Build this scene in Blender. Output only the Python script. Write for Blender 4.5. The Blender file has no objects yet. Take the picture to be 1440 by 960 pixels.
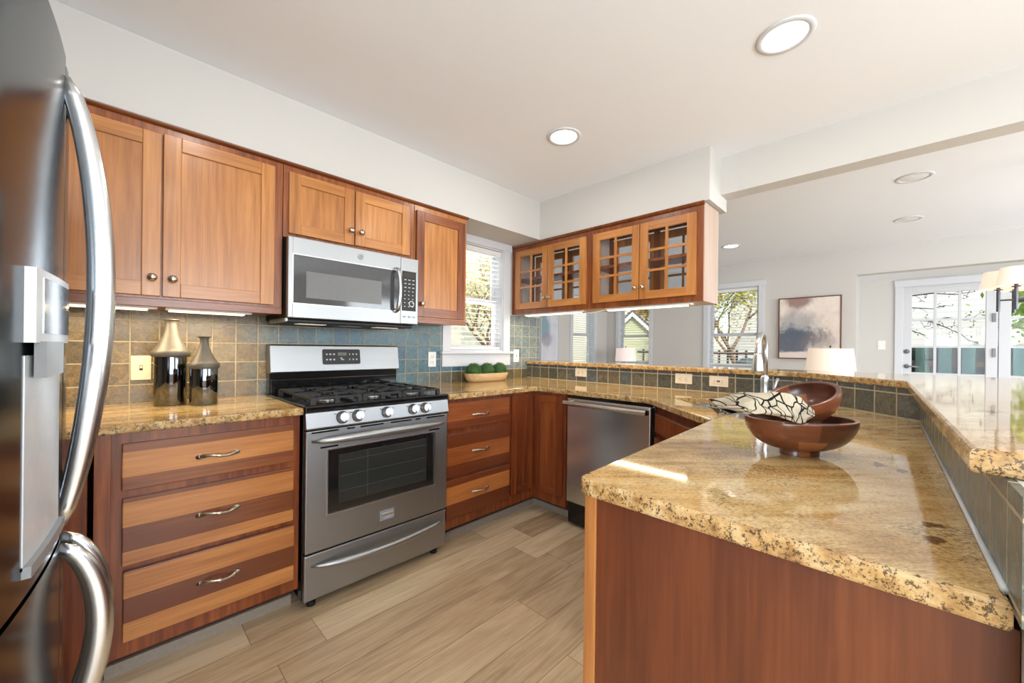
import bpy, bmesh, math, random
from mathutils import Vector, Matrix
PI = math.pi
R = math.radians
random.seed(7)
S = bpy.context.scene
COL = S.collection

# ------------------------------------------------------------------ camera
cam_d = bpy.data.cameras.new('camera')
cam = bpy.data.objects.new('camera', cam_d)
COL.objects.link(cam)
S.camera = cam
YAW, ROLL = R(44.714), R(0.662)
cam_d.sensor_width = 36.0
cam_d.lens = 551.7 / 1440 * 36.0
cam_d.shift_y = 9.32 / 1440
cam_d.clip_start = 0.01
cam.location = (0, 0, 1.19)
cam.rotation_euler = (R(90), 0, YAW - R(90))
cam.rotation_euler = (Matrix.Rotation(YAW - R(90), 4, 'Z') @ Matrix.Rotation(R(90), 4, 'X') @ Matrix.Rotation(ROLL, 4, 'Z')).to_euler()

# ------------------------------------------------------------------ light
S.view_settings.view_transform = 'Standard'
S.view_settings.look = 'None'
S.view_settings.gamma = 1.0
S.view_settings.use_curve_mapping = False
S.view_settings.exposure = 0.0
S.cycles.transparent_max_bounces = 32
W = bpy.data.worlds.new('sky')
S.world = W
W.use_nodes = True
wn = W.node_tree
sky = wn.nodes.new('ShaderNodeTexSky')
sky.sky_type = 'NISHITA'
sky.sun_disc = False
sky.sun_elevation = R(42)
sky.sun_rotation = R(200)
wn.links.new(sky.outputs[0], wn.nodes['Background'].inputs[0])
wn.nodes['Background'].inputs[1].default_value = 0.33


def light(name, kind, loc, rot, energy, color=(1, 1, 1), parent=None, **kw):
    d = bpy.data.lights.new(name, kind)
    d.energy = energy
    d.color = color
    for k, v in kw.items():
        setattr(d, k, v)
    o = bpy.data.objects.new(name, d)
    COL.objects.link(o)
    o.location = Vector(loc)
    o.rotation_euler = rot
    if parent:
        o.parent = parent
        o.location = Vector(loc) - Vector(parent['base'])
    return o


light('sun', 'SUN', (0, 0, 8), (R(50), 0, R(-46)), 3.4, (1, .95, .88), angle=R(1.5))
# added fill lamps at made-up unseen rear windows, tilted up for the ceiling
FILL_DAY = (.875, .938, 1)
light('fill_rear_right', 'AREA', (.4, -3.12, 1.40), (R(101), 0, 0), 130, FILL_DAY, shape='RECTANGLE', size=2.6, size_y=1.55)
light('fill_dining_right', 'AREA', (4.4, -3.12, 1.40), (R(101), 0, 0), 100, FILL_DAY, shape='RECTANGLE', size=2.6, size_y=1.55)
light('fill_rear_back', 'AREA', (-2.22, -1.5, 1.35), (R(101), 0, R(-90)), 95, FILL_DAY, shape='RECTANGLE', size=2.0, size_y=1.6)
# added fill lamp, unseen outside the kitchen window, lifting the dark soffit underside
light('fill_kitchen_window', 'AREA', (2.15, 3.45, .25), (R(211), 0, 0), 95, (1, .98, .93), shape='RECTANGLE', size=1.5, size_y=.7)

# ------------------------------------------------------------------ materials
def srgb(r, g, b):
    f = lambda c: (c / 255 / 12.92) if c / 255 <= .04045 else ((c / 255 + .055) / 1.055) ** 2.4
    return (f(r), f(g), f(b), 1)


class NT:
    def __init__(s, name):
        s.m = bpy.data.materials.new(name)
        s.m.use_nodes = True
        s.t = s.m.node_tree
        s.p = s.t.nodes['Principled BSDF']

    def n(s, typ, ins=None, **props):
        nd = s.t.nodes.new('ShaderNode' + typ)
        for k, v in props.items():
            setattr(nd, k, v)
        for k, v in (ins or {}).items():
            if isinstance(v, bpy.types.NodeSocket):
                s.t.links.new(v, nd.inputs[k])
            else:
                nd.inputs[k].default_value = v
        return nd

    def math(s, op, a, b=0.0, c=0.0):
        return s.n('Math', {0: a, 1: b, 2: c}, operation=op).outputs[0]

    def mix(s, f, a, b, mode='MIX'):
        nd = s.n('Mix', {}, data_type='RGBA', blend_type=mode)
        for i, v in ((0, f), (6, a), (7, b)):
            if isinstance(v, bpy.types.NodeSocket):
                s.t.links.new(v, nd.inputs[i])
            else:
                nd.inputs[i].default_value = v
        return nd.outputs[2]

    def ramp(s, f, stops, interp='LINEAR'):
        nd = s.n('ValToRGB', {0: f})
        cr = nd.color_ramp
        cr.interpolation = interp
        while len(cr.elements) < len(stops):
            cr.elements.new(.5)
        for e, (p, c) in zip(cr.elements, stops):
            e.position = p
            e.color = c
        return nd.outputs[0]

    def coords(s):
        return s.n('TexCoord').outputs['Object']

    def world(s):
        return s.n('NewGeometry').outputs['Position']

    def sep(s, v):
        return s.n('SeparateXYZ', {0: v}).outputs

    def mapping(s, v, scale=(1, 1, 1), rot=(0, 0, 0), loc=(0, 0, 0)):
        return s.n('Mapping', {0: v, 'Scale': scale, 'Rotation': rot, 'Location': loc}).outputs[0]

    def noise(s, v, scale=5, detail=3, rough=.55, dist=0):
        return s.n('TexNoise', {'Vector': v, 'Scale': scale, 'Detail': detail, 'Roughness': rough, 'Distortion': dist}).outputs[0]

    def set(s, **kw):
        al = dict(color='Base Color', rough='Roughness', metal='Metallic', normal='Normal', spec='Specular IOR Level', coat='Coat Weight', coat_rough='Coat Roughness', emit='Emission Color', estr='Emission Strength', trans='Transmission Weight', alpha='Alpha', ior='IOR', aniso='Anisotropic')
        for k, v in kw.items():
            k = al[k]
            if isinstance(v, bpy.types.NodeSocket):
                s.t.links.new(v, s.p.inputs[k])
            else:
                s.p.inputs[k].default_value = v
        return s.m

    def bump(s, h, strength=.2, dist=.01):
        return s.n('Bump', {'Height': h, 'Strength': strength, 'Distance': dist}).outputs[0]


def plain(name, rgb, rough=.5, metal=0, nscale=40, namt=.04, **kw):
    t = NT(name)
    c = srgb(*rgb)
    n = t.noise(t.coords(), nscale, 2)
    d = tuple(x * (1 - namt) for x in c[:3]) + (1,)
    l = tuple(min(1, x * (1 + namt)) for x in c[:3]) + (1,)
    return t.set(color=t.ramp(n, [(.3, d), (.7, l)]), rough=rough, metal=metal, **kw)


def wood(name, axis, dark, mid, lite, rough=.32, plank=0, plank_axis=2, spread=1.0, coat=.25):
    """axis 0/1/2: direction the grain runs in"""
    t = NT(name)
    co = t.coords()
    rnd = t.n('ObjectInfo').outputs['Random']
    off = t.n('CombineXYZ', {0: t.math('MULTIPLY', rnd, 7.3), 1: t.math('MULTIPLY', rnd, 3.1), 2: t.math('MULTIPLY', rnd, 5.7)}).outputs[0]
    co2 = t.n('VectorMath', {0: co, 1: off}, operation='ADD').outputs[0]
    sc = [8, 8, 8]
    sc[axis] = 1.1
    fine = [110, 110, 110]
    fine[axis] = 4
    big = t.noise(t.mapping(co2, sc), 1.0, 4, .55, 1.2)
    fin = t.noise(t.mapping(co2, fine), 1.0, 3, .6)
    rings = t.n('TexWave', {'Vector': t.mapping(co2, sc), 'Scale': .9, 'Distortion': 9.0, 'Detail': 2.0, 'Detail Scale': 1.2}, wave_type='BANDS', bands_direction=('Y' if axis == 0 else 'X')).outputs[1]
    v = t.math('ADD', t.math('MULTIPLY', big, .55), t.math('MULTIPLY', fin, .45))
    v = t.math('ADD', v, t.math('MULTIPLY', t.math('SUBTRACT', rings, .5), .10))
    if plank:
        s = t.sep(co2)[plank_axis]
        w = t.noise(t.mapping(co2, [0 if i != axis else 1.2 for i in range(3)]), 1, 1)
        pid = t.math('FLOOR', t.math('ADD', t.math('DIVIDE', s, plank), t.math('MULTIPLY', w, .15)))
        wn_ = t.n('TexWhiteNoise', {'W': t.math('ADD', pid, t.math('MULTIPLY', rnd, 31.0))}, noise_dimensions='1D').outputs[0]
        wn_ = t.math('ADD', t.math('MULTIPLY', t.math('FLOORED_MODULO', pid, 2.0), .62), t.math('MULTIPLY', wn_, .38))
        v = t.math('ADD', t.math('MULTIPLY', v, .62), t.math('MULTIPLY', t.math('SUBTRACT', wn_, .30), .42 * spread))
    else:
        v = t.math('ADD', v, t.math('MULTIPLY', t.math('SUBTRACT', rnd, .5), .14 * spread))
    c = t.ramp(v, [(.28, srgb(*dark)), (.5, srgb(*mid)), (.72, srgb(*lite))])
    return t.set(color=c, rough=rough, coat=coat, coat_rough=.18, normal=t.bump(fin, .06, .002))


M = {}
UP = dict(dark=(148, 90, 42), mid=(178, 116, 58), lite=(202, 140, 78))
M['upper_v'] = wood('cherry_upper_upright', 2, **UP)
M['upper_x'] = wood('cherry_upper_level', 0, **UP)
M['upper_y'] = wood('cherry_upper_level_side', 1, **UP)
FR = dict(dark=(88, 42, 18), mid=(132, 70, 32), lite=(165, 96, 46))
M['frame_v'] = wood('cherry_frame_upright', 2, **FR)
M['frame_x'] = wood('cherry_frame_level', 0, **FR)
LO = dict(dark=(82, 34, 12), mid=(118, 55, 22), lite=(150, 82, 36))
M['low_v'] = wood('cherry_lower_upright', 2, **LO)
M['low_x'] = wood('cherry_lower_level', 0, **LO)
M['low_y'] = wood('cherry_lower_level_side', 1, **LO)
M['drawer'] = wood('cherry_drawer_planks', 0, (104, 52, 24), (148, 86, 42), (196, 132, 72), plank=.085, spread=1.25)
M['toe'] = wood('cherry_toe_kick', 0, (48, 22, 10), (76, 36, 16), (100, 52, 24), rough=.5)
M['panel'] = wood('cherry_end_panel', 2, (76, 36, 17), (98, 48, 23), (118, 63, 32), rough=.4, coat=.08)
M['trimwood'] = wood('maple_edge_strip', 2, (150, 90, 44), (172, 112, 58), (190, 132, 76), rough=.45)
M['crown'] = wood('cherry_crown', 0, (84, 40, 18), (120, 64, 28), (156, 92, 44), rough=.35)
M['beigepanel'] = wood('pale_laminate', 2, (176, 150, 134), (190, 166, 150), (200, 180, 166), rough=.5, coat=0)
M['bowlwood'] = None


def mat_wall(name, rgb, rough=.85):
    t = NT(name)
    n = t.noise(t.coords(), 160, 2)
    n2 = t.noise(t.coords(), 2, 2)
    c = srgb(*rgb)
    return t.set(color=t.mix(n2, c, tuple(x * .97 for x in c[:3]) + (1,)), rough=rough, spec=.25, normal=t.bump(n, .05, .002))


M['wall'] = mat_wall('wall_paint', (205, 202, 197))
M['wall_far'] = mat_wall('dining_wall_paint', (210, 207, 203))
M['ceil'] = mat_wall('ceiling_paint', (244, 247, 252))
M['white'] = plain('white_trim_paint', (214, 216, 221), .4, namt=.008)


def mat_floor():
    t = NT('oak_plank_floor')
    co = t.world()
    x, y, z = t.sep(co)[:3]
    pw, pl = .182, 1.25
    row = t.math('FLOOR', t.math('DIVIDE', y, pw))
    off = t.math('MULTIPLY', t.n('TexWhiteNoise', {'W': row}, noise_dimensions='1D').outputs[0], pl)
    xs = t.math('DIVIDE', t.math('ADD', x, off), pl)
    idx = t.math('FLOOR', xs)
    idv = t.n('CombineXYZ', {0: row, 1: idx}).outputs[0]
    rn = t.n('TexWhiteNoise', {'Vector': idv}, noise_dimensions='2D').outputs[0]
    fx = t.math('FRACT', xs)
    fy = t.math('FRACT', t.math('DIVIDE', y, pw))
    ex = t.math('MINIMUM', fx, t.math('SUBTRACT', 1, fx))
    ey = t.math('MINIMUM', fy, t.math('SUBTRACT', 1, fy))
    gap = t.math('MINIMUM', t.math('DIVIDE', ex, .0016), t.math('DIVIDE', ey, .011))
    gap = t.math('MINIMUM', gap, 1.0)
    sh = t.n('CombineXYZ', {0: t.math('MULTIPLY', rn, 13.0), 1: t.math('MULTIPLY', rn, 7.0)}).outputs[0]
    co2 = t.n('VectorMath', {0: co, 1: sh}, operation='ADD').outputs[0]
    g1 = t.noise(t.mapping(co2, (1.6, 16, 1)), 1, 5, .6, 1.5)
    g2 = t.noise(t.mapping(co2, (5, 130, 1)), 1, 3, .65)
    v = t.math('ADD', t.math('MULTIPLY', g1, .55), t.math('MULTIPLY', g2, .3))
    v = t.math('ADD', v, t.math('MULTIPLY', rn, .24))
    c = t.ramp(v, [(.3, srgb(142, 116, 88)), (.5, srgb(184, 158, 124)), (.66, srgb(206, 182, 148)), (.85, srgb(222, 202, 170))])
    c = t.mix(gap, srgb(92, 70, 50), c)
    h = t.math('ADD', t.math('MULTIPLY', g2, .15), gap)
    return t.set(color=c, rough=.34, spec=.45, normal=t.bump(h, .18, .002))


M['floor'] = mat_floor()


def mat_granite(name, ang, warm=1.0, streak=1.0, spots=()):
    t = NT(name)
    co = t.world()
    rot = t.mapping(co, (1, 1, 1), (0, 0, ang))
    st = t.noise(t.mapping(rot, (2.6, 11, 8)), 1, 6, .68, .8)
    fn = t.noise(t.mapping(rot, (150, 260, 200)), 1, 3, .7)
    cl = t.noise(rot, 7, 5, .65, .6)
    v = t.math('ADD', t.math('ADD', t.math('MULTIPLY', st, .46), t.math('MULTIPLY', cl, .22)), t.math('MULTIPLY', fn, .32))
    if warm > .5:
        c = t.ramp(v, [(.33, srgb(116, 86, 54)), (.43, srgb(170, 132, 80)), (.5, srgb(204, 170, 114)), (.57, srgb(216, 190, 140)), (.68, srgb(216, 202, 170))])
    else:
        c = t.ramp(v, [(.34, srgb(104, 72, 42)), (.43, srgb(160, 116, 66)), (.5, srgb(190, 148, 92)), (.57, srgb(204, 172, 120)), (.68, srgb(206, 188, 154))])
    # fine dark mineral specks, larger brown blots
    sp = t.noise(t.mapping(rot, (130, 210, 200)), 1, 4, .75)
    dn = t.noise(rot, 7, 3)
    sp = t.n('MapRange', {0: t.math('ADD', sp, t.math('MULTIPLY', t.math('SUBTRACT', dn, .5), .5)), 1: .56, 2: .63}).outputs[0]
    c = t.mix(t.math('MULTIPLY', sp, .62), c, srgb(74, 50, 34))
    b = t.noise(t.mapping(rot, (4.5, 11, 9)), 1, 4, .62, .5)
    c = t.mix(t.math('MULTIPLY', t.n('MapRange', {0: b, 1: .665, 2: .70}, interpolation_type='SMOOTHSTEP').outputs[0], .85), c, srgb(84, 50, 32))
    if spots:
        wob = t.n('TexNoise', {'Vector': co, 'Scale': 45.0, 'Detail': 3.0}).outputs['Color']
        cw = t.n('VectorMath', {0: co, 1: t.n('VectorMath', {0: t.n('VectorMath', {0: wob, 1: (.5, .5, .5)}, operation='SUBTRACT').outputs[0], 'Scale': .035}, operation='SCALE').outputs[0]}, operation='ADD').outputs[0]
        for sx, sy, ra, rb in spots:
            q = t.mapping(cw, (1 / ra, 1 / rb, 0), (0, 0, 0), (-sx / ra, -sy / rb, 0))
            q = t.n('VectorMath', {0: q}, operation='LENGTH').outputs['Value']
            c = t.mix(t.n('MapRange', {0: q, 1: .8, 2: 1.05, 3: .85, 4: 0.0}).outputs[0], c, srgb(84, 46, 28))
    wv = t.noise(t.mapping(rot, (1.2, 22, 8)), 1, 5, .7, 2.0)
    line = t.n('MapRange', {0: t.math('ABSOLUTE', t.math('SUBTRACT', wv, .5)), 1: .0, 2: .02, 3: 1.0, 4: .0}).outputs[0]
    c = t.mix(t.math('MULTIPLY', line, .24 * streak), c, srgb(110, 78, 50))
    return t.set(color=c, rough=.05, spec=.5, ior=1.75)


SPOTS = ((.915, -.035, .018, .013), (.845, -.035, .02, .014), (1.31, .035, .03, .012), (1.28, -.005, .022, .010))
M['granite'] = mat_granite('gold_granite', R(0))
M['granite_p'] = mat_granite('gold_granite_streaked', R(45), streak=1.3, spots=SPOTS)


def mat_granite_edge():
    t = NT('speckled_granite_edge')
    co = t.world()
    b = t.noise(co, 30, 4, .65)
    c = t.ramp(b, [(.3, srgb(140, 102, 58)), (.48, srgb(190, 152, 98)), (.62, srgb(208, 178, 130))])
    n1 = t.noise(co, 260, 3, .75)
    n2 = t.noise(co, 75, 3, .6)
    sp = t.n('MapRange', {0: t.math('ADD', n1, t.math('MULTIPLY', t.math('SUBTRACT', n2, .5), .7)), 1: .54, 2: .60}).outputs[0]
    c = t.mix(t.math('MULTIPLY', sp, .85), c, srgb(50, 38, 30))
    return t.set(color=c, rough=.16, spec=.5)


M['granite_edge'] = mat_granite_edge()


def mat_tile(name, axis, o_u, o_z, pu=.1015, pz=.1, mode='slate', ang=None):
    """slate tiles on a grid; axis 0 -> u runs along x, 1 -> along y"""
    t = NT(name)
    co = t.world()
    x, y, z = t.sep(co)[:3]
    if ang is not None:
        u = t.math('ADD', t.math('MULTIPLY', x, math.cos(ang)), t.math('MULTIPLY', y, math.sin(ang)))
    else:
        u = x if axis == 0 else y
    us = t.math('DIVIDE', t.math('SUBTRACT', u, o_u), pu)
    zs = t.math('DIVIDE', t.math('SUBTRACT', z, o_z), pz)
    fu, fz = t.math('FRACT', us), t.math('FRACT', zs)
    e = t.math('MINIMUM', t.math('MINIMUM', fu, t.math('SUBTRACT', 1, fu)), t.math('MINIMUM', fz, t.math('SUBTRACT', 1, fz)))
    wob = t.noise(co, 70, 2)
    e = t.math('ADD', e, t.math('MULTIPLY', t.math('SUBTRACT', wob, .5), .03))
    tile = t.n('MapRange', {0: e, 1: .018, 2: .036}, interpolation_type='SMOOTHSTEP').outputs[0]
    idv = t.n('CombineXYZ', {0: t.math('FLOOR', us), 1: t.math('FLOOR', zs)}).outputs[0]
    rn = t.n('TexWhiteNoise', {'Vector': idv}, noise_dimensions='2D').outputs[0]
    rn2 = t.n('TexWhiteNoise', {'Vector': t.n('VectorMath', {0: idv, 1: (17, 5, 3)}, operation='ADD').outputs[0]}, noise_dimensions='2D').outputs[0]
    sh = t.n('VectorMath', {0: co, 1: t.n('CombineXYZ', {0: t.math('MULTIPLY', rn, 9.0), 2: t.math('MULTIPLY', rn2, 9.0)}).outputs[0]}, operation='ADD').outputs[0]
    mot = t.math('ADD', t.math('MULTIPLY', t.noise(sh, 34, 6, .72, 1.2), .6), t.math('MULTIPLY', t.noise(sh, 120, 4, .75, .6), .4))
    warm = t.ramp(rn, [(0, srgb(104, 86, 48)), (.35, srgb(138, 112, 58)), (.7, srgb(112, 92, 54)), (1, srgb(146, 124, 76))])
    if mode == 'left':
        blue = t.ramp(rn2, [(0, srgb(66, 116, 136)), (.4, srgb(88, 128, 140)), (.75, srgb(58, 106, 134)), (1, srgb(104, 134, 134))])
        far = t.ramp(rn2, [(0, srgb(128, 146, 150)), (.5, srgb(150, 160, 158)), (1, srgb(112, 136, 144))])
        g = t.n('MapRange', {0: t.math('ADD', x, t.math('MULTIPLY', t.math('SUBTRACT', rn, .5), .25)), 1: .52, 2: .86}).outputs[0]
        c = t.mix(g, warm, blue)  # warm lamp light left, blue window reflection right, put into the tile colour
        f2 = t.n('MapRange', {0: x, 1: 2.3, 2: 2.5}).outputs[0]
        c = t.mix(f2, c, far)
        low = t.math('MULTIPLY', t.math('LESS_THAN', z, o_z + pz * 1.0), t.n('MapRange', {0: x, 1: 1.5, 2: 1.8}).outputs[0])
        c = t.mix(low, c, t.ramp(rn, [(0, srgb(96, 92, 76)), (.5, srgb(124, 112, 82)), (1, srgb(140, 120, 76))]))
    else:
        c = t.ramp(rn, [(0, srgb(84, 86, 80)), (.3, srgb(110, 104, 86)), (.55, srgb(96, 98, 90)), (.75, srgb(122, 106, 84)), (1, srgb(94, 104, 104))])
        if mode == 'ledge':
            up = t.math('GREATER_THAN', z, o_z + pz)
            c = t.mix(t.math('MULTIPLY', up, .8), c, t.ramp(rn2, [(0, srgb(72, 80, 82)), (.5, srgb(82, 94, 102)), (1, srgb(94, 92, 80))]))
        if mode == 'pen':
            c = t.mix(.55, c, srgb(112, 128, 122))
    dk = t.ramp(mot, [(.34, (.22, .22, .22, 1)), (.5, (.72, .72, .72, 1)), (.66, (1.35, 1.28, 1.12, 1))])
    c = t.mix(1.0, c, dk, 'MULTIPLY')
    c = t.mix(tile, srgb(180, 168, 142), c)
    h = t.math('ADD', t.math('MULTIPLY', tile, 1.0), t.math('MULTIPLY', mot, .9))
    ro = t.math('ADD', .26, t.math('MULTIPLY', t.math('SUBTRACT', 1, tile), .5))
    return t.set(color=c, rough=ro, spec=.6, normal=t.bump(h, .5, .004))


TILE_Z = .9
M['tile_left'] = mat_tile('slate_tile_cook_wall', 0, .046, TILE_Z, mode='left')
M['tile_ledge'] = mat_tile('slate_tile_ledge', 1, .436, .918, mode='ledge')
M['tile_diag'] = mat_tile('slate_tile_diagonal', 0, .03, .918, mode='ledge', ang=R(45))
M['tile_pen'] = mat_tile('slate_tile_peninsula', 0, .02, .918, mode='pen')


def mat_steel(name, rgb, rough=.22, axis=0, edge=1.0):
    t = NT(name)
    co = t.coords()
    sc = [900, 900, 900]
    sc[axis] = 6
    n = t.noise(t.mapping(co, sc), 1, 1)
    c = srgb(*rgb)
    col = t.ramp(n, [(.2, tuple(x * .97 for x in c[:3]) + (1,)), (.8, c)])
    ro = t.math('ADD', rough - .015, t.math('MULTIPLY', n, .03))
    t.p.inputs['Specular Tint'].default_value = (edge, edge, edge, 1)
    return t.set(color=col, metal=1.0, rough=ro)


M['steel'] = mat_steel('brushed_steel', (164, 166, 168), .40)
M['steel_y'] = mat_steel('brushed_steel_side', (208, 209, 210), .24, 2)
M['fridge'] = mat_steel('polished_steel', (122, 127, 132), .19, 2, .72)
M['handle_steel'] = mat_steel('bright_handle_steel', (222, 225, 228), .22, 2)
M['chrome'] = mat_steel('satin_chrome', (204, 206, 208), .28)
M['nickel'] = mat_steel('brushed_nickel', (190, 180, 164), .28)
M['sinksteel'] = mat_steel('sink_steel', (196, 196, 194), .3)
M['black'] = plain('black_enamel', (16, 16, 17), .12)
M['blackmatte'] = plain('black_iron', (34, 34, 35), .5)
M['darkgap'] = plain('dark_gap', (20, 15, 12), .8)
M['bglass'] = plain('smoked_glass', (24, 25, 26), .04, spec=.8)
M['mwglass'] = plain('microwave_glass', (70, 71, 73), .08, spec=.9)
M['mwinner'] = plain('microwave_mesh', (108, 108, 108), .35)
M['ovenglass'] = plain('oven_glass_inner', (44, 46, 44), .1, spec=.6)
M['rackgrey'] = plain('dim_rack_wire', (74, 76, 74), .4)
M['ltgrey'] = plain('pale_grey_plastic', (196, 200, 204), .3)
M['midgrey'] = plain('grey_plastic', (132, 135, 138), .35)
M['print'] = plain('white_print', (214, 214, 212), .5)
M['lcd'] = plain('grey_display', (120, 122, 112), .3)
M['ivory'] = plain('ivory_plate', (232, 220, 188), .4)
M['almond'] = plain('almond_plate', (226, 212, 188), .4)
M['whiteplate'] = plain('white_plate', (238, 238, 236), .35)
M['slot'] = plain('dark_slot', (60, 52, 44), .7)
M['slat'] = plain('blind_slat', (238, 238, 236), .45)
M['caulk'] = plain('clear_caulk', (214, 220, 222), .12)
M['rubber'] = plain('black_rubber', (18, 18, 18), .7)


def mat_glass(name, tint=(1, 1, 1, 1), fac=.9):
    """thin clear pane: sees through, reflects at its own fresnel"""
    m = bpy.data.materials.new(name)
    m.use_nodes = True
    t = m.node_tree
    t.nodes.remove(t.nodes['Principled BSDF'])
    tr = t.nodes.new('ShaderNodeBsdfTransparent')
    tr.inputs[0].default_value = tint
    gl = t.nodes.new('ShaderNodeBsdfGlossy')
    gl.inputs['Roughness'].default_value = .01
    lw = t.nodes.new('ShaderNodeLayerWeight')
    p5 = t.nodes.new('ShaderNodeMath')
    p5.operation = 'POWER'
    p5.inputs[1].default_value = 5.0
    t.links.new(lw.outputs['Facing'], p5.inputs[0])
    fr = t.nodes.new('ShaderNodeMath')
    fr.operation = 'MULTIPLY_ADD'
    fr.inputs[1].default_value = .96
    fr.inputs[2].default_value = .012
    t.links.new(p5.outputs[0], fr.inputs[0])
    mx = t.nodes.new('ShaderNodeMixShader')
    t.links.new(fr.outputs[0], mx.inputs[0])
    t.links.new(tr.outputs[0], mx.inputs[1])
    t.links.new(gl.outputs[0], mx.inputs[2])
    t.links.new(mx.outputs[0], t.nodes['Material Output'].inputs[0])
    return m


M['pane'] = mat_glass('clear_pane')
M['pane_cab'] = mat_glass('cabinet_pane', (.96, .98, 1, 1))


def mat_emit(name, rgb, strength, rough=.4):
    t = NT(name)
    n = t.noise(t.coords(), 30, 1)
    c = srgb(*rgb)
    return t.set(color=c, rough=rough, emit=t.ramp(n, [(0, c), (1, c)]), estr=strength)


M['bulb'] = mat_emit('recessed_diffuser', (255, 248, 238), 6.0)
M['bar'] = mat_emit('light_bar_diffuser', (255, 238, 200), 2.0)
M['shade_lit'] = mat_emit('lit_linen_shade', (255, 234, 216), .32, .8)
M['shade_cool'] = mat_emit('lit_linen_shade_dim', (250, 232, 226), .34, .8)
M['shade_chand'] = mat_emit('lit_chandelier_shade', (255, 226, 206), .55, .8)

# ------------------------------------------------------------------ builders
def thing(name, label, cat, base, group=None):
    o = bpy.data.objects.new(name, None)
    COL.objects.link(o)
    o.empty_display_size = .05
    o.location = base
    o['base'] = tuple(base)
    o['label'] = label
    o['category'] = cat
    if group:
        o['group'] = group
    return o


def tag(o, label, cat, group=None):
    o['label'] = label
    o['category'] = cat
    if group:
        o['group'] = group
    return o


def frame(o, u, w):
    u, w = Vector(u).normalized(), Vector(w).normalized()
    z = u.cross(w)
    m = Matrix.Identity(4)
    for i in range(3):
        m[i][0], m[i][1], m[i][2], m[i][3] = u[i], w[i], z[i], o[i]
    return m


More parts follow.
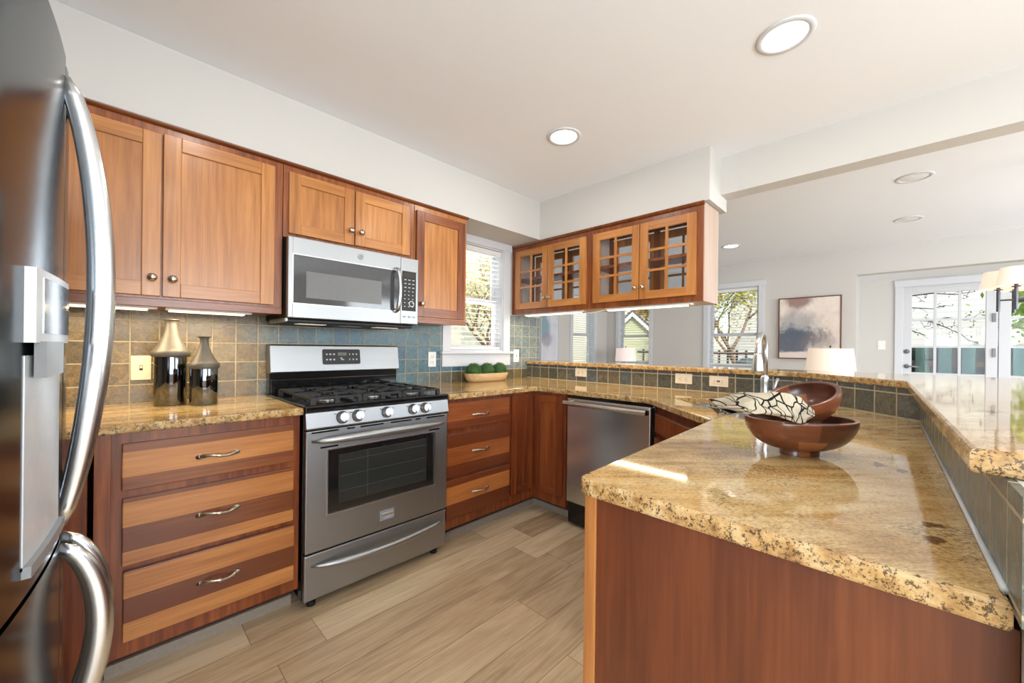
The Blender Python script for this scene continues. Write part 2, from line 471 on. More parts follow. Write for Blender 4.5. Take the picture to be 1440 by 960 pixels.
class MB:
    def __init__(s, mat=None):
        s.bm = bmesh.new()
        s.M = mat or Matrix.Identity(4)

    def v(s, p):
        return s.bm.verts.new(s.M @ Vector(p))

    def box(s, a0, a1, b0, b1, c0, c1, bevel=0, seg=2):
        a0, a1 = sorted((a0, a1)); b0, b1 = sorted((b0, b1)); c0, c1 = sorted((c0, c1))
        vs = [s.v((x, y, z)) for x in (a0, a1) for y in (b0, b1) for z in (c0, c1)]
        fs = [s.bm.faces.new([vs[i] for i in f]) for f in ((0, 1, 3, 2), (4, 6, 7, 5), (0, 4, 5, 1), (2, 3, 7, 6), (0, 2, 6, 4), (1, 5, 7, 3))]
        if bevel:
            es = {e for f in fs for e in f.edges}
            bmesh.ops.bevel(s.bm, geom=list(es), offset=bevel, segments=seg, affect='EDGES', profile=.5)
        return s

    def prism(s, poly, z0, z1, bevel=0, holes=()):
        def ring(z):
            return [s.v((p[0], p[1], z)) for p in poly]
        lo, hi = ring(z0), ring(z1)
        n = len(poly)
        for i in range(n):
            s.bm.faces.new((lo[i], lo[(i + 1) % n], hi[(i + 1) % n], hi[i]))
        if not holes:
            f1 = s.bm.faces.new(hi)
            f0 = s.bm.faces.new(lo[::-1])
            if bevel:
                bmesh.ops.bevel(s.bm, geom=list(f1.edges) + list(f0.edges), offset=bevel, segments=3, affect='EDGES', profile=.5)
        else:
            for z, rg in ((z1, hi), (z0, lo)):
                es = [s.bm.edges.get((rg[i], rg[(i + 1) % n])) for i in range(n)]
                for h in holes:
                    hv = [s.v((p[0], p[1], z)) for p in h]
                    es += [s.bm.edges.new((hv[i], hv[(i + 1) % len(hv)])) for i in range(len(hv))]
                bmesh.ops.triangle_fill(s.bm, edges=es, use_beauty=True)
            for h in holes:
                a = [s.v((p[0], p[1], z0)) for p in h]
                b = [s.v((p[0], p[1], z1)) for p in h]
                for i in range(len(h)):
                    j = (i + 1) % len(h)
                    s.bm.faces.new((a[i], b[i], b[j], a[j]))
            bmesh.ops.remove_doubles(s.bm, verts=s.bm.verts[:], dist=1e-5)
        return s

    def tube(s, pts, r, n=12, flat=1.0, up=None):
        """swept round tube; r number or list; flat squeezes it along 'up'"""
        P = [Vector(p) for p in pts]
        rr = r if isinstance(r, (list, tuple)) else [r] * len(P)
        rings = []
        prev = None
        for i, p in enumerate(P):
            t = (P[min(i + 1, len(P) - 1)] - P[max(i - 1, 0)]).normalized()
            if prev is None:
                a = Vector(up) if up else (Vector((0, 0, 1)) if abs(t.z) < .9 else Vector((1, 0, 0)))
            else:
                a = prev
            a = (a - t * a.dot(t)).normalized()
            b = t.cross(a)
            prev = a
            rings.append([s.v(p + a * (math.cos(2 * PI * k / n) * rr[i] * flat) + b * (math.sin(2 * PI * k / n) * rr[i])) for k in range(n)])
        for i in range(len(P) - 1):
            for k in range(n):
                s.bm.faces.new((rings[i][k], rings[i][(k + 1) % n], rings[i + 1][(k + 1) % n], rings[i + 1][k]))
        s.bm.faces.new(rings[0][::-1])
        s.bm.faces.new(rings[-1])
        return s

    def cyl(s, p0, p1, r0, r1=None, n=24):
        return s.tube([p0, p1], [r0, r0 if r1 is None else r1], n)

    def lathe(s, prof, c=(0, 0, 0), n=40, axis=None, closed=False):
        """prof: (radius, height) list, spun about z at c"""
        c = Vector(c)
        rings = []
        for r, h in prof:
            if r < 1e-6:
                rings.append([s.v(c + Vector((0, 0, h)))])
            else:
                rings.append([s.v(c + Vector((r * math.cos(2 * PI * k / n), r * math.sin(2 * PI * k / n), h))) for k in range(n)])
        m = len(rings)
        for i in range(m if closed else m - 1):
            a, b = rings[i], rings[(i + 1) % m]
            for k in range(n):
                k2 = (k + 1) % n
                if len(a) == 1 and len(b) == 1:
                    continue
                if len(a) == 1:
                    s.bm.faces.new((a[0], b[k], b[k2]))
                elif len(b) == 1:
                    s.bm.faces.new((a[k], a[k2], b[0]))
                else:
                    s.bm.faces.new((a[k], a[k2], b[k2], b[k]))
        return s

    def grid(s, f, nu, nv):
        vs = [[s.v(f(i / nu, j / nv)) for j in range(nv + 1)] for i in range(nu + 1)]
        for i in range(nu):
            for j in range(nv):
                s.bm.faces.new((vs[i][j], vs[i + 1][j], vs[i + 1][j + 1], vs[i][j + 1]))
        return s

    def build(s, name, mat, parent=None, smooth=False, recalc=True, auto=None):
        if recalc:
            bmesh.ops.recalc_face_normals(s.bm, faces=s.bm.faces[:])
        me = bpy.data.meshes.new(name)
        if parent is not None:
            b = Vector(parent['base'])
            for v in s.bm.verts:
                v.co -= b
        if smooth or auto:
            for f in s.bm.faces:
                f.smooth = True
        s.bm.to_mesh(me)
        s.bm.free()
        if auto:
            me.set_sharp_from_angle(angle=R(auto))
        me.materials.append(M[mat] if isinstance(mat, str) else mat)
        o = bpy.data.objects.new(name, me)
        COL.objects.link(o)
        if parent is not None:
            o.parent = parent
            o['base'] = tuple(parent['base'])
        else:
            o['base'] = (0, 0, 0)
        return o


def part(o):
    """children of a part: built in the same world coordinates"""
    return o


def text(name, body, mat, parent, mtx, size, align='CENTER', extrude=.0004):
    c = bpy.data.curves.new(name, 'FONT')
    c.body = body
    c.size = size
    c.align_x = align
    c.align_y = 'CENTER'
    c.extrude = extrude
    c.materials.append(M[mat])
    tmp = bpy.data.objects.new(name + '_curve', c)
    me = bpy.data.meshes.new_from_object(tmp)
    bpy.data.objects.remove(tmp)
    me.materials.clear()
    me.materials.append(M[mat])
    o = bpy.data.objects.new(name, me)
    COL.objects.link(o)
    o.parent = parent
    m = mtx.copy()
    m.translation = m.translation - Vector(parent['base'])
    o.matrix_local = m
    return o


def struct(o):
    o['kind'] = 'structure'
    return o


def on_wall(u, w, z):
    """text facing -y on the cook wall"""
    return Matrix.Translation((u, w, z)) @ Matrix.Rotation(R(90), 4, 'X')


# ------------------------------------------------------------------ room shell
WY = 2.54            # cook wall plane
LX = 2.77            # tiled face of the bar wall
CH = 2.437           # ceiling
FX = 6.28            # far dining wall
DX = 7.0             # recessed wall with the patio door
DY = 3.80            # dining left wall
RY = -3.2            # right wall, behind the camera's right shoulder
BX = -2.3            # wall behind the camera
CT = .916            # counter top
BT = 1.073           # bar top

struct(MB().box(BX - .12, 7.3, RY - .12, DY + .12, -.06, 0).build('floor', 'floor'))
struct(MB().box(BX - .12, 7.3, RY - .12, DY + .12, CH, CH + .1).build('ceiling', 'ceil'))


def wall_holes(mb, axis, pos, th, a0, a1, holes, z1=CH, z0=0):
    """wall slab on plane axis=pos (thickness th away from room) from a0..a1 with rectangular holes (h0,h1,zlo,zhi)"""
    def bx(p, q, zl, zh):
        if q - p < 1e-4 or zh - zl < 1e-4:
            return
        if axis == 'y':
            mb.box(p, q, pos, pos + th, zl, zh)
        else:
            mb.box(pos, pos + th, p, q, zl, zh)
    cur = a0
    for h0, h1, zl, zh in sorted(holes):
        bx(cur, h0, z0, z1)
        bx(h0, h1, z0, zl)
        bx(h0, h1, zh, z1)
        cur = h1
    bx(cur, a1, z0, z1)
    return mb


KW = (1.86, 2.445, 1.16, 2.06)      # kitchen window opening
struct(wall_holes(MB(), 'y', WY, .14, -1.02, 2.95, [KW]).build('wall_cook', 'wall'))
struct(MB().prism([(2.95, WY + .002), (4.36, DY), (4.36, DY + .14), (4.28, DY + .14), (2.83, WY + .14), (2.95, WY + .14)], 0, CH).build('wall_angle', 'wall_far'))
DW1 = (5.23, 5.86, .82, 2.08)
struct(wall_holes(MB(), 'y', DY, .14, 4.36, FX + .14, [DW1]).build('wall_dining_left', 'wall_far'))
FW1 = (1.40, 2.06, .93, 2.10)
FW2 = (2.985, 3.555, .93, 2.10)
struct(wall_holes(MB(), 'x', FX, .14, .383, DY, [FW1, FW2]).box(FX, FX + .14, RY, .383, 2.122, CH).build('wall_far', 'wall_far'))
struct(MB().box(FX + .14, DX, .383, .50, 0, 2.122).build('wall_recess_side', 'wall_far'))
struct(MB().box(FX + .14, DX + .12, RY, .5, 2.122, 2.2).build('ceiling_recess', 'ceil'))
struct(wall_holes(MB(), 'x', DX, .14, RY, .5, [(-2.30, -.01, 0, 2.03)], z1=2.15).build('wall_patio', 'wall_far'))
struct(wall_holes(MB(), 'y', RY, -.12, BX, 7.14, [(-.9, 1.7, .6, 2.15), (3.1, 5.7, .6, 2.15)]).build('wall_right', 'wall'))
struct(wall_holes(MB(), 'x', BX, -.12, RY, .3, [(-2.5, -.5, .55, 2.15)]).build('wall_back', 'wall'))
struct(MB().box(BX, -.98, .3, .42, 0, CH).build('wall_pantry', 'wall'))
struct(MB().box(-1.02, -.94, .42, WY, 0, CH).build('wall_fridge_side', 'wall'))
# soffits and beam
struct(MB().box(-.94, 2.54, 2.20, WY, 2.118, CH).build('soffit_cook_wall', 'wall'))
struct(MB().box(2.54, 2.87, .835, WY, 2.112, CH).build('soffit_bar', 'wall'))
struct(MB().box(2.745, 2.87, RY, .835, 2.195, CH).build('beam', 'wall'))
# knee wall carrying the bar
kw_in = [(LX, WY), (LX, .434), (2.262, -.068), (.66, -.0997)]
kw_out = [(.66, -.21), (2.31, -.185), (2.90, .385), (2.90, WY)]
struct(MB().prism(kw_in + kw_out, 0, BT - .032).build('wall_bar', 'wall'))


def strip(p, q, t, z0, z1, mat, name):
    d = (Vector(q) - Vector(p)).normalized()
    n = Vector((-d.y, d.x))
    if n.dot(Vector((1.2, 1.0)) - Vector(p)) < 0:
        n = -n
    P, Q = Vector(p), Vector(q)
    return struct(MB().prism([tuple(P), tuple(Q), tuple(Q + n * t), tuple(P + n * t)], z0, z1).build(name, mat))


BS = .012
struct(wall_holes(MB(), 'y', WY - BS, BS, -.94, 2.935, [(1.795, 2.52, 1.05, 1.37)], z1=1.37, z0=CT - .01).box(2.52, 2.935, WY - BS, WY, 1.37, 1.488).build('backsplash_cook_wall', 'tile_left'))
struct(MB().prism([(LX, WY - BS), (LX - .008, WY - BS), (LX - .008, .4373), (LX, .434)], CT - .01, BT - .031).build('backsplash_bar', 'tile_ledge'))
struct(MB().prism([(LX, .434), (LX - .008, .4373), (2.2585, -.0595), (2.262, -.068)], CT - .01, BT - .031).build('backsplash_bar_angle', 'tile_diag'))
struct(MB().prism([(2.262, -.068), (2.2585, -.0595), (.66, -.0912), (.66, -.0997)], CT - .01, BT - .031).build('backsplash_peninsula', 'tile_pen'))
# clear caulk bead at the peninsula splash
struct(MB().tube([(.72, -.088, CT + .002), (1.2, -.079, CT + .002), (2.2, -.059, CT + .002)], .004, 8).build('trim_caulk', 'caulk', smooth=True))

# floor mouldings
struct(MB().box(-.02, .577, 1.985, 2.0, 0, .045).build('baseboard_drawers', 'white'))
M['grey_mould'] = plain('weathered_grey_moulding', (150, 138, 124), .5, nscale=60, namt=.08)
bpy.data.objects['baseboard_drawers'].data.materials[0] = M['grey_mould']
struct(MB().box(1.372, 2.274, 1.985, 2.0, 0, .045).build('baseboard_corner', 'grey_mould'))
struct(MB().box(2.258, 2.274, 1.614, 1.984, 0, .045).build('baseboard_dishwasher', 'grey_mould'))


# ------------------------------------------------------------------ windows and doors of the setting
def window(name, axis, pos, hole, depth, casing, sill=None, rail=None, zc=None, sign=1):
    """casing on the room side, jamb lining, two sashes with panes; sign: +1 wall lies beyond pos"""
    h0, h1, zl, zh = hole
    def bx(mb, a, b, w0, w1, z0, z1, bv=.003):
        w0, w1 = pos + sign * w0, pos + sign * w1
        if axis == 'y':
            mb.box(a, b, w0, w1, z0, z1, bv)
        else:
            mb.box(w0, w1, a, b, z0, z1, bv)
        return mb
    c = casing
    mb = MB()
    bx(mb, h0 - c, h0 + .003, -.018, -.0005, zl, zh)
    bx(mb, h1 - .003, h1 + c, -.018, -.0005, zl, zh)
    bx(mb, h0 - c - .012, h1 + c + .012, -.024, -.0005, zh - .003, zh + c)
    bx(mb, h0, h0 + .012, 0, depth, zl, zh, 0)
    bx(mb, h1 - .012, h1, 0, depth, zl, zh, 0)
    bx(mb, h0 + .012, h1 - .012, 0, depth, zh - .012, zh, 0)
    bx(mb, h0 + .012, h1 - .012, 0, depth, zl, zl + .012, 0)
    root = struct(mb.build(name, 'white'))
    f = MB()
    zm = rail
    for (z0, z1, w) in ((zl + .012, zm + .02, .07), (zm - .02, zh - .012, .1)):
        s_ = .035
        bx(f, h0 + .012, h0 + .012 + s_, w, w + .03, z0, z1)
        bx(f, h1 - .012 - s_, h1 - .012, w, w + .03, z0, z1)
        bx(f, h0 + .012 + s_, h1 - .012 - s_, w + .001, w + .029, z0, z0 + .04)
        bx(f, h0 + .012 + s_, h1 - .012 - s_, w + .001, w + .029, z1 - .04, z1)
    f.build('sash', 'white', root)
    g = MB()
    bx(g, h0 + .04, h1 - .04, .083, .087, zl + .04, zm, 0)
    bx(g, h0 + .04, h1 - .04, .113, .117, zm, zh - .04, 0)
    g.build('pane', 'pane', root)
    if sill:
        sb = MB()
        bx(sb, h0 - c - .03, h1 + c + .03, -.055, .06, zl - .022, zl, .006)
        sb.build('sill', 'white', root)
        ap = MB()
        bx(ap, h0 - c - .005, h1 + c + .005, -.02, 0, zl - .022 - sill, zl - .022)
        ap.build('apron', 'white', root)
    return root


window('window_1', 'y', WY, KW, .14, .075, sill=.10, rail=1.60)
window('window_2', 'y', DY, DW1, .14, .075, sill=.08, rail=1.44)
window('window_3', 'x', FX, FW1, .14, .07, sill=.08, rail=1.42)
window('window_4', 'x', FX, FW2, .14, .055, sill=.08, rail=1.42)


def blind(label, axis, pos, h0, h1, z0, z1, pitch, tilt, sign=1, w=.032, group='slatted window blinds'):
    """horizontal slat blind hanging inside a window reveal"""
    mid = (h0 + h1) / 2
    base = (mid, pos, z1) if axis == 'y' else (pos, mid, z1)
    t = thing('window_blind', label, 'blind', base, group)
    M4 = frame((0, pos, 0), (1, 0, 0), (0, 1, 0)) if axis == 'y' else frame((pos, 0, 0), (0, -1, 0), (1, 0, 0))
    a, b = (h0, h1) if axis == 'y' else (-h1, -h0)
    MB(M4).box(a, b, -.022, .022, z1 - .045, z1, .004).build('headrail', 'slat', t)
    m = MB(M4)
    z = z1 - .045 - pitch
    ct, st = math.cos(tilt) * w / 2, math.sin(tilt) * w / 2
    while z > z0 + .03:
        vs = [m.v((x, y, zz)) for x in (a, b) for y, zz in ((-ct, z - st), (-ct, z - st + .003), (0, z + .003), (0, z + .006), (ct, z + st), (ct, z + st + .003))]
        L, H = vs[:6], vs[6:]
        for i, j in ((0, 2), (2, 4), (1, 3), (3, 5), (0, 1), (4, 5)):
            m.bm.faces.new((L[i], L[j], H[j], H[i]))
        z -= pitch
    m.build('slats', 'slat', t)
    MB(M4).box(a, b, -.014, .014, z0, z0 + .022, .003).build('bottom_rail', 'slat', t)
    m = MB(M4)
    for f in (.2, .8):
        x = a + (b - a) * f
        m.tube([(x, -.017, z1 - .04), (x, -.017, z0 + .01)], .0012, 6)
    m.tube([(a + .05, -.024, z1 - .04), (a + .05, -.024, z1 - .55)], .0018, 6)
    m.build('cord', 'slat', t)
    return t


blind('white slatted blind over the kitchen window beside the narrow upper cabinet', 'y', WY + .035, KW[0] + .016, KW[1] - .016, KW[2] + .014, KW[3] - .014,   .040, R(5), w=.042)
blind('white slatted blind on the dining side window next to the pale blue canvas', 'y', DY + .035, DW1[0] + .016, DW1[1] - .016, DW1[2] + .014, DW1[3] - .014, .036, R(12))
blind('white slatted blind on the dining window showing bare branches, left of the framed painting', 'x', FX + .035, FW1[0] + .016, FW1[1] - .016, FW1[2] + .05, FW1[3] - .014, .04, R(10))
blind('white slatted blind on the far window behind the pale pink lamp', 'x', FX + .035, FW2[0] + .016, FW2[1] - .016, FW2[2] + .05, FW2[3] - .014, .04, R(7))

# patio door unit: an active leaf and a fixed glazed panel
def patio_leaf(name, y0, y1, handle):
    mb = MB()
    st = .088
    x0, x1 = DX + .03, DX + .075
    mb.box(x0, x1, y1 - st, y1, .02, 2.025, .004).box(x0, x1, y0, y0 + st, .02, 2.025, .004)
    mb.box(x0 + .001, x1 - .001, y0 + st, y1 - st, 1.93, 2.025, .003).box(x0 + .001, x1 - .001, y0 + st, y1 - st, .02, .27, .003)
    gw = y1 - y0 - 2 * st
    for k in (1, 2):
        yy = y0 + st + gw * k / 3
        mb.box(x0 + .006, x1 - .006, yy - .012, yy + .012, .27, 1.93, .002)
    for k in range(1, 5):
        zz = .27 + 1.66 * k / 5
        mb.box(x0 + .008, x1 - .008, y0 + st, y1 - st, zz - .012, zz + .012, .002)
    root = struct(mb.build(name, 'white'))
    MB().box(DX + .05, DX + .054, y0 + st, y1 - st, .27, 1.93).build('pane', 'pane', root)
    if handle:
        h = MB()
        h.lathe([(0, 0), (.026, 0), (.026, .008), (.01, .012), (.01, .05), (0, .05)], n=20)
        h.bm.transform(Matrix.Translation((x0, y1 - .045, 1.02)) @ Matrix.Rotation(R(-90), 4, 'Y'))
        h.tube([(x0 - .05, y1 - .045, 1.02), (x0 - .055, y1 - .07, 1.022), (x0 - .05, y1 - .15, 1.015)], .009, 10)
        h.build('door_handle', 'midgrey', root, smooth=True)
        h = MB()
        h.lathe([(0, 0), (.028, 0), (.028, .012), (.012, .016), (.012, .03), (0, .03)], n=20)
        h.bm.transform(Matrix.Translation((x0, y1 - .045, 1.205)) @ Matrix.Rotation(R(-90), 4, 'Y'))
        h.build('deadbolt', 'midgrey', root, smooth=True)
    return root


patio_leaf('door_1', -.783, -.012, True)
patio_leaf('door_2', -1.548, -.789, False)
patio_leaf('door_3', -2.298, -1.554, False)
hm = MB()
for zz in (1.6, 1.2, .3):
    hm.box(DX + .012, DX + .03, -.768, -.742, zz - .05, zz + .05, .002)
hm.build('door_hinge', 'midgrey', bpy.data.objects['door_1'])
struct(MB().box(DX - .02, DX - .0005, -.02, .055, 0, 2.02, .004).box(DX - .02, DX - .0005, -2.375, -2.29, 0, 2.02, .004).box(DX - .024, DX - .0005, -2.38, .06, 2.015, 2.10, .004).build('trim_patio_door', 'white'))
for a, b in ((-.9, 1.7), (3.1, 5.7)):  # windows out of view, added to bring light into the room
    n = 5 if a < 0 else 6
    window('window_%d' % n, 'y', RY, (a, b, .6, 2.15), .12, .07, sill=.08, rail=1.37, sign=-1)
window('window_7', 'x', BX, (-2.5, -.5, .55, 2.15), .12, .07, sill=.08, rail=1.35, sign=-1)  # another unseen window added for its light
struct(MB().box(FX - .014, FX, .39, DY, 0, .11, .003).build('baseboard_far', 'white'))
struct(MB().box(4.37, FX - .014, DY - .014, DY, 0, .11, .003).build('baseboard_dining_left', 'white'))

# ------------------------------------------------------------------ cabinetry
def knob(mtx, parent, mat='nickel'):
    m = MB()
    m.lathe([(0, 0), (.008, 0), (.006, .004), (.005, .012), (.013, .017), (.016, .022), (.014, .027), (.006, .031), (0, .0315)], n=20)
    m.bm.transform(mtx @ Matrix.Rotation(R(90), 4, 'X'))      # spin axis z -> -w
    return m.build('knob', mat, parent, smooth=True)


def shaker_door(F, u0, u1, z0, z1, parent, t=.02, st=.058, mats=('upper_v', 'upper_x', 'upper_v'), knob_at=None, rail=None):
    """frame-and-panel door on frame F (u along, w into cabinet); front face sits at w=-t"""
    rail = rail or st
    d = MB(F).box(u0 + .002, u1 - .002, -t + .009, 0, z0 + .002, z1 - .002).build('door', mats[2], parent)
    for a in (u0, u1 - st):
        MB(F).box(a, a + st, -t, -.001, z0, z1, .0025).build('stile', mats[0], d)
    for a in (z1 - rail, z0):
        MB(F).box(u0 + st, u1 - st, -t + .0004, -.001, a + .0005, a + rail - .0005, .002).build('rail', mats[1], d)
    if knob_at:
        knob(F @ Matrix.Translation((knob_at[0], -t, knob_at[1])), d)
    return d


def pull(F, u, z, parent, t=.02, L=.115, mat='nickel'):
    """scrolled bow pull with leaf shaped feet"""
    pts, rad = [], []
    for i in range(17):
        s_ = i / 16
        x = (s_ - .5) * L
        bow = math.sin(PI * min(1, max(0, (s_ - .06) / .88))) ** .7
        pts.append((u + x, -t - .004 - .022 * bow, z + .004 * math.sin(2 * PI * s_)))
        rad.append(.0075 - .0028 * abs(math.sin(PI * s_)) + (.0035 if abs(s_ - .5) < .03 else 0) + (.0018 if .12 < s_ < .18 or .82 < s_ < .88 else 0))
    h = MB(F)
    h.tube(pts, rad, 10)
    for sg in (-1, 1):
        h.prism([(u + sg * L * .5 + .013 * math.cos(a), z + .009 * math.sin(a)) for a in [2 * PI * k / 14 for k in range(14)]], 0, .005)
    # prism is laid in (u,z); rotate those last discs into the door plane
    n_tube = len(pts) * 10
    h.bm.verts.ensure_lookup_table()
    Fi = F.inverted()
    for v in h.bm.verts[n_tube:]:
        p = Fi @ v.co
        v.co = F @ Vector((p.x, -t - p.z, p.y))
    return h.build('handle', mat, parent, smooth=True)


def drawer_front(F, u0, u1, z0, z1, parent, mat='drawer', t=.02, hz=None):
    d = MB(F).box(u0, u1, -t, 0, z0, z1, .003).build('drawer', mat, parent)
    pull(F, (u0 + u1) / 2, hz if hz else (z0 + z1) / 2, d, t)
    return d


FU = frame((0, 2.20, 0), (1, 0, 0), (0, 1, 0))         # face of the cook wall uppers
FB = frame((0, 1.905, 0), (1, 0, 0), (0, 1, 0))        # face of the cook wall bases
FD = frame((2.16, 0, 0), (0, -1, 0), (1, 0, 0))        # face of the dishwasher run
UM = ('upper_v', 'upper_x', 'upper_v')

# tall pair beside the fridge
t = thing('upper_cabinet', 'large two door cherry wall cabinet above the pair of vases, nearest the fridge', 'cabinet', (.2, 2.2, 1.35), 'cherry cabinets on the cook wall')
MB().box(-.30, .582, 2.20, WY, 1.352, 2.105, .002).build('body', 'frame_v', t)
shaker_door(FU, -.272, .128, 1.388, 2.06, t, mats=UM, knob_at=(.102, 1.462))
shaker_door(FU, .134, .543, 1.388, 2.066, t, mats=UM, knob_at=(.166, 1.462))
MB().box(-.30, .582, 2.196, 2.203, 1.345, 1.378, .002).build('light_rail', 'frame_x', t)
# over the microwave
t = thing('upper_cabinet', 'low two door cherry wall cabinet directly above the microwave', 'cabinet', (.95, 2.2, 1.73), 'cherry cabinets on the cook wall')
MB().box(.584, 1.326, 2.20, WY, 1.735, 2.105, .002).build('body', 'frame_v', t)
shaker_door(FU, .606, .936, 1.755, 2.064, t, mats=UM, knob_at=(.915, 1.832), st=.055)
shaker_door(FU, .942, 1.288, 1.758, 2.064, t, mats=UM, knob_at=(.972, 1.832), st=.055)
# narrow one by the window
t = thing('upper_cabinet', 'narrow single door cherry wall cabinet between microwave and kitchen window', 'cabinet', (1.54, 2.2, 1.35), 'cherry cabinets on the cook wall')
MB().box(1.328, 1.748, 2.20, WY, 1.352, 2.105, .002).build('body', 'upper_v', t)
shaker_door(FU, 1.336, 1.722, 1.384, 2.06, t, mats=('frame_v', 'frame_x', 'upper_v'), knob_at=(1.372, 1.466))
MB().box(1.328, 1.748, 2.194, 2.203, 1.345, 1.374, .002).build('light_rail', 'frame_x', t)
# crown strip over all three
m = MB()
m.prism([(0, .004), (-.010, .006), (-.016, .012), (-.018, .020), (0, .020)], -.30, 1.756)
m.bm.transform(Matrix(((0, 0, 1, 0), (1, 0, 0, 2.198), (0, 1, 0, 2.092), (0, 0, 0, 1))))
tag(m.build('crown_moulding', 'crown', auto=40), 'dark cherry moulding strip along the top of the cook wall cabinets', 'moulding')

# left base with three drawers and the filler panels by the fridge
t = thing('base_cabinet', 'cherry base cabinet with three plank fronted drawers between fridge and stove', 'cabinet', (.27, 1.905, 0), 'cherry base cabinets')
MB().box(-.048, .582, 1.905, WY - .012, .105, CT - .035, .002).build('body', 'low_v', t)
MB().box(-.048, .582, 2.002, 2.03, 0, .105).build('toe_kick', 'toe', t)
drawer_front(FB, .018, .552, .684, .846, t, hz=.764)
drawer_front(FB, .020, .554, .425, .656, t, hz=.542)
drawer_front(FB, .024, .558, .162, .404, t, hz=.282)
MB().box(-.048, -.008, 1.897, 1.905, .105, CT - .034, .001).build('filler', 'low_v', t)
t = thing('pullout_panel', 'narrow cherry panel beside a dark gap, between the fridge and drawer cabinet', 'cabinet panel', (-.12, 1.9, 0))
MB().box(-.24, -.062, 1.90, WY - .012, .02, CT - .034, .002).build('front', 'low_v', t)

# right of the stove
t = thing('base_cabinet', 'cherry base cabinet with three drawers right of the stove, under the planter', 'cabinet', (1.62, 1.905, 0), 'cherry base cabinets')
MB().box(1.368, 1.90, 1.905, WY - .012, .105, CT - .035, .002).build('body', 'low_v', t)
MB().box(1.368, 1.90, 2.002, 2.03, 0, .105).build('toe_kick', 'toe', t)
M['drawer_b'] = wood('cherry_drawer_planks_warm', 0, (102, 48, 22), (138, 72, 32), (182, 112, 56), plank=.105, spread=1.2)
drawer_front(FB, 1.372, 1.888, .702, .858, t, 'drawer_b', hz=.774)
drawer_front(FB, 1.372, 1.892, .42, .674, t, 'drawer_b', hz=.55)
drawer_front(FB, 1.372, 1.896, .17, .402, t, 'drawer_b', hz=.294)

# inside corner cabinet: two hinged leaves meeting in the corner
t = thing('corner_cabinet', 'cherry corner base cabinet with two doors meeting in the inside corner', 'cabinet', (2.16, 1.905, 0), 'cherry base cabinets')
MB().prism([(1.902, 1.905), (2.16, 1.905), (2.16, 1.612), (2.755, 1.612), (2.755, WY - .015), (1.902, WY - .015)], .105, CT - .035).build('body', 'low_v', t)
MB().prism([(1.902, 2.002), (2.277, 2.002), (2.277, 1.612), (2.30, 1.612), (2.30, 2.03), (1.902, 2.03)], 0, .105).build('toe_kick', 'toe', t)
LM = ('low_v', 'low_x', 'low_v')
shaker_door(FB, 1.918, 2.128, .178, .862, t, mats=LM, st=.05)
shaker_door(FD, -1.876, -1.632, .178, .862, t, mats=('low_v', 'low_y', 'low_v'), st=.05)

# diagonal sink base
d45 = (-.70711, -.70711, 0)
n45 = (.70711, -.70711, 0)
FS = frame((2.165, .985, 0), d45, n45)
t = thing('sink_cabinet', 'diagonal cherry sink cabinet between the dishwasher and the peninsula', 'cabinet', (1.93, .75, 0), 'cherry base cabinets')
MB().prism([(2.165, .985), (1.69, .51), (2.255, -.062), (2.755, .44), (2.755, .985)], .105, .66).build('body', 'low_v', t)
MB(FS).box(.0, .67, 0, .02, .66, CT - .035).build('face_rail', 'low_v', t)
MB(FS).box(.03, .67, .05, .07, 0, .105).build('toe_kick', 'toe', t)
MB(FS).box(.03, .64, -.018, 0, .73, .835, .004).build('false_drawer', 'low_x', t)
shaker_door(FS, .03, .332, .13, .70, t, mats=LM, st=.05)
shaker_door(FS, .338, .64, .13, .70, t, mats=LM, st=.05)

# peninsula base
t = thing('peninsula_cabinet', 'cherry peninsula cabinet whose plain end panel fills the lower right foreground', 'cabinet', (1.2, .2, 0), 'cherry base cabinets')
MB().box(.73, 1.685, -.066, .448, .105, CT - .034).build('body', 'low_v', t)
MB().box(.76, 1.685, .38, .40, 0, .105).build('toe_kick', 'toe', t)
MB().box(.711, .729, -.098, .448, 0, CT - .034, .001).build('end_panel', 'panel', t)
MB().box(.707, .73, .449, .476, 0, CT - .034, .0015).build('edge_strip', 'trimwood', t)
FP = frame((0, .449, 0), (-1, 0, 0), (0, -1, 0))
shaker_door(FP, -1.20, -.75, .13, .70, t, mats=LM)
shaker_door(FP, -1.66, -1.21, .13, .70, t, mats=LM)
drawer_front(FP, -1.20, -.75, .72, .86, t, 'low_x')
drawer_front(FP, -1.66, -1.21, .72, .86, t, 'low_x')


# ------------------------------------------------------------------ stone tops
def rounded(poly, radii, n=6):
    out = []
    N = len(poly)
    for i, p in enumerate(poly):
        r = radii.get(i, 0)
        if not r:
            out.append(p)
            continue
        P, A, B = Vector(p), Vector(poly[i - 1]), Vector(poly[(i + 1) % N])
        a, b = (A - P).normalized(), (B - P).normalized()
        th = a.angle(b)
        dd = r / math.tan(th / 2)
        c = P + (a + b).normalized() * (r / math.sin(th / 2))
        s0, s1 = P + a * dd, P + b * dd
        a0 = math.atan2(s0.y - c.y, s0.x - c.x)
        a1 = math.atan2(s1.y - c.y, s1.x - c.x)
        da = (a1 - a0 + PI) % (2 * PI) - PI
        out += [(c.x + r * math.cos(a0 + da * k / n), c.y + r * math.sin(a0 + da * k / n)) for k in range(n + 1)]
    return out


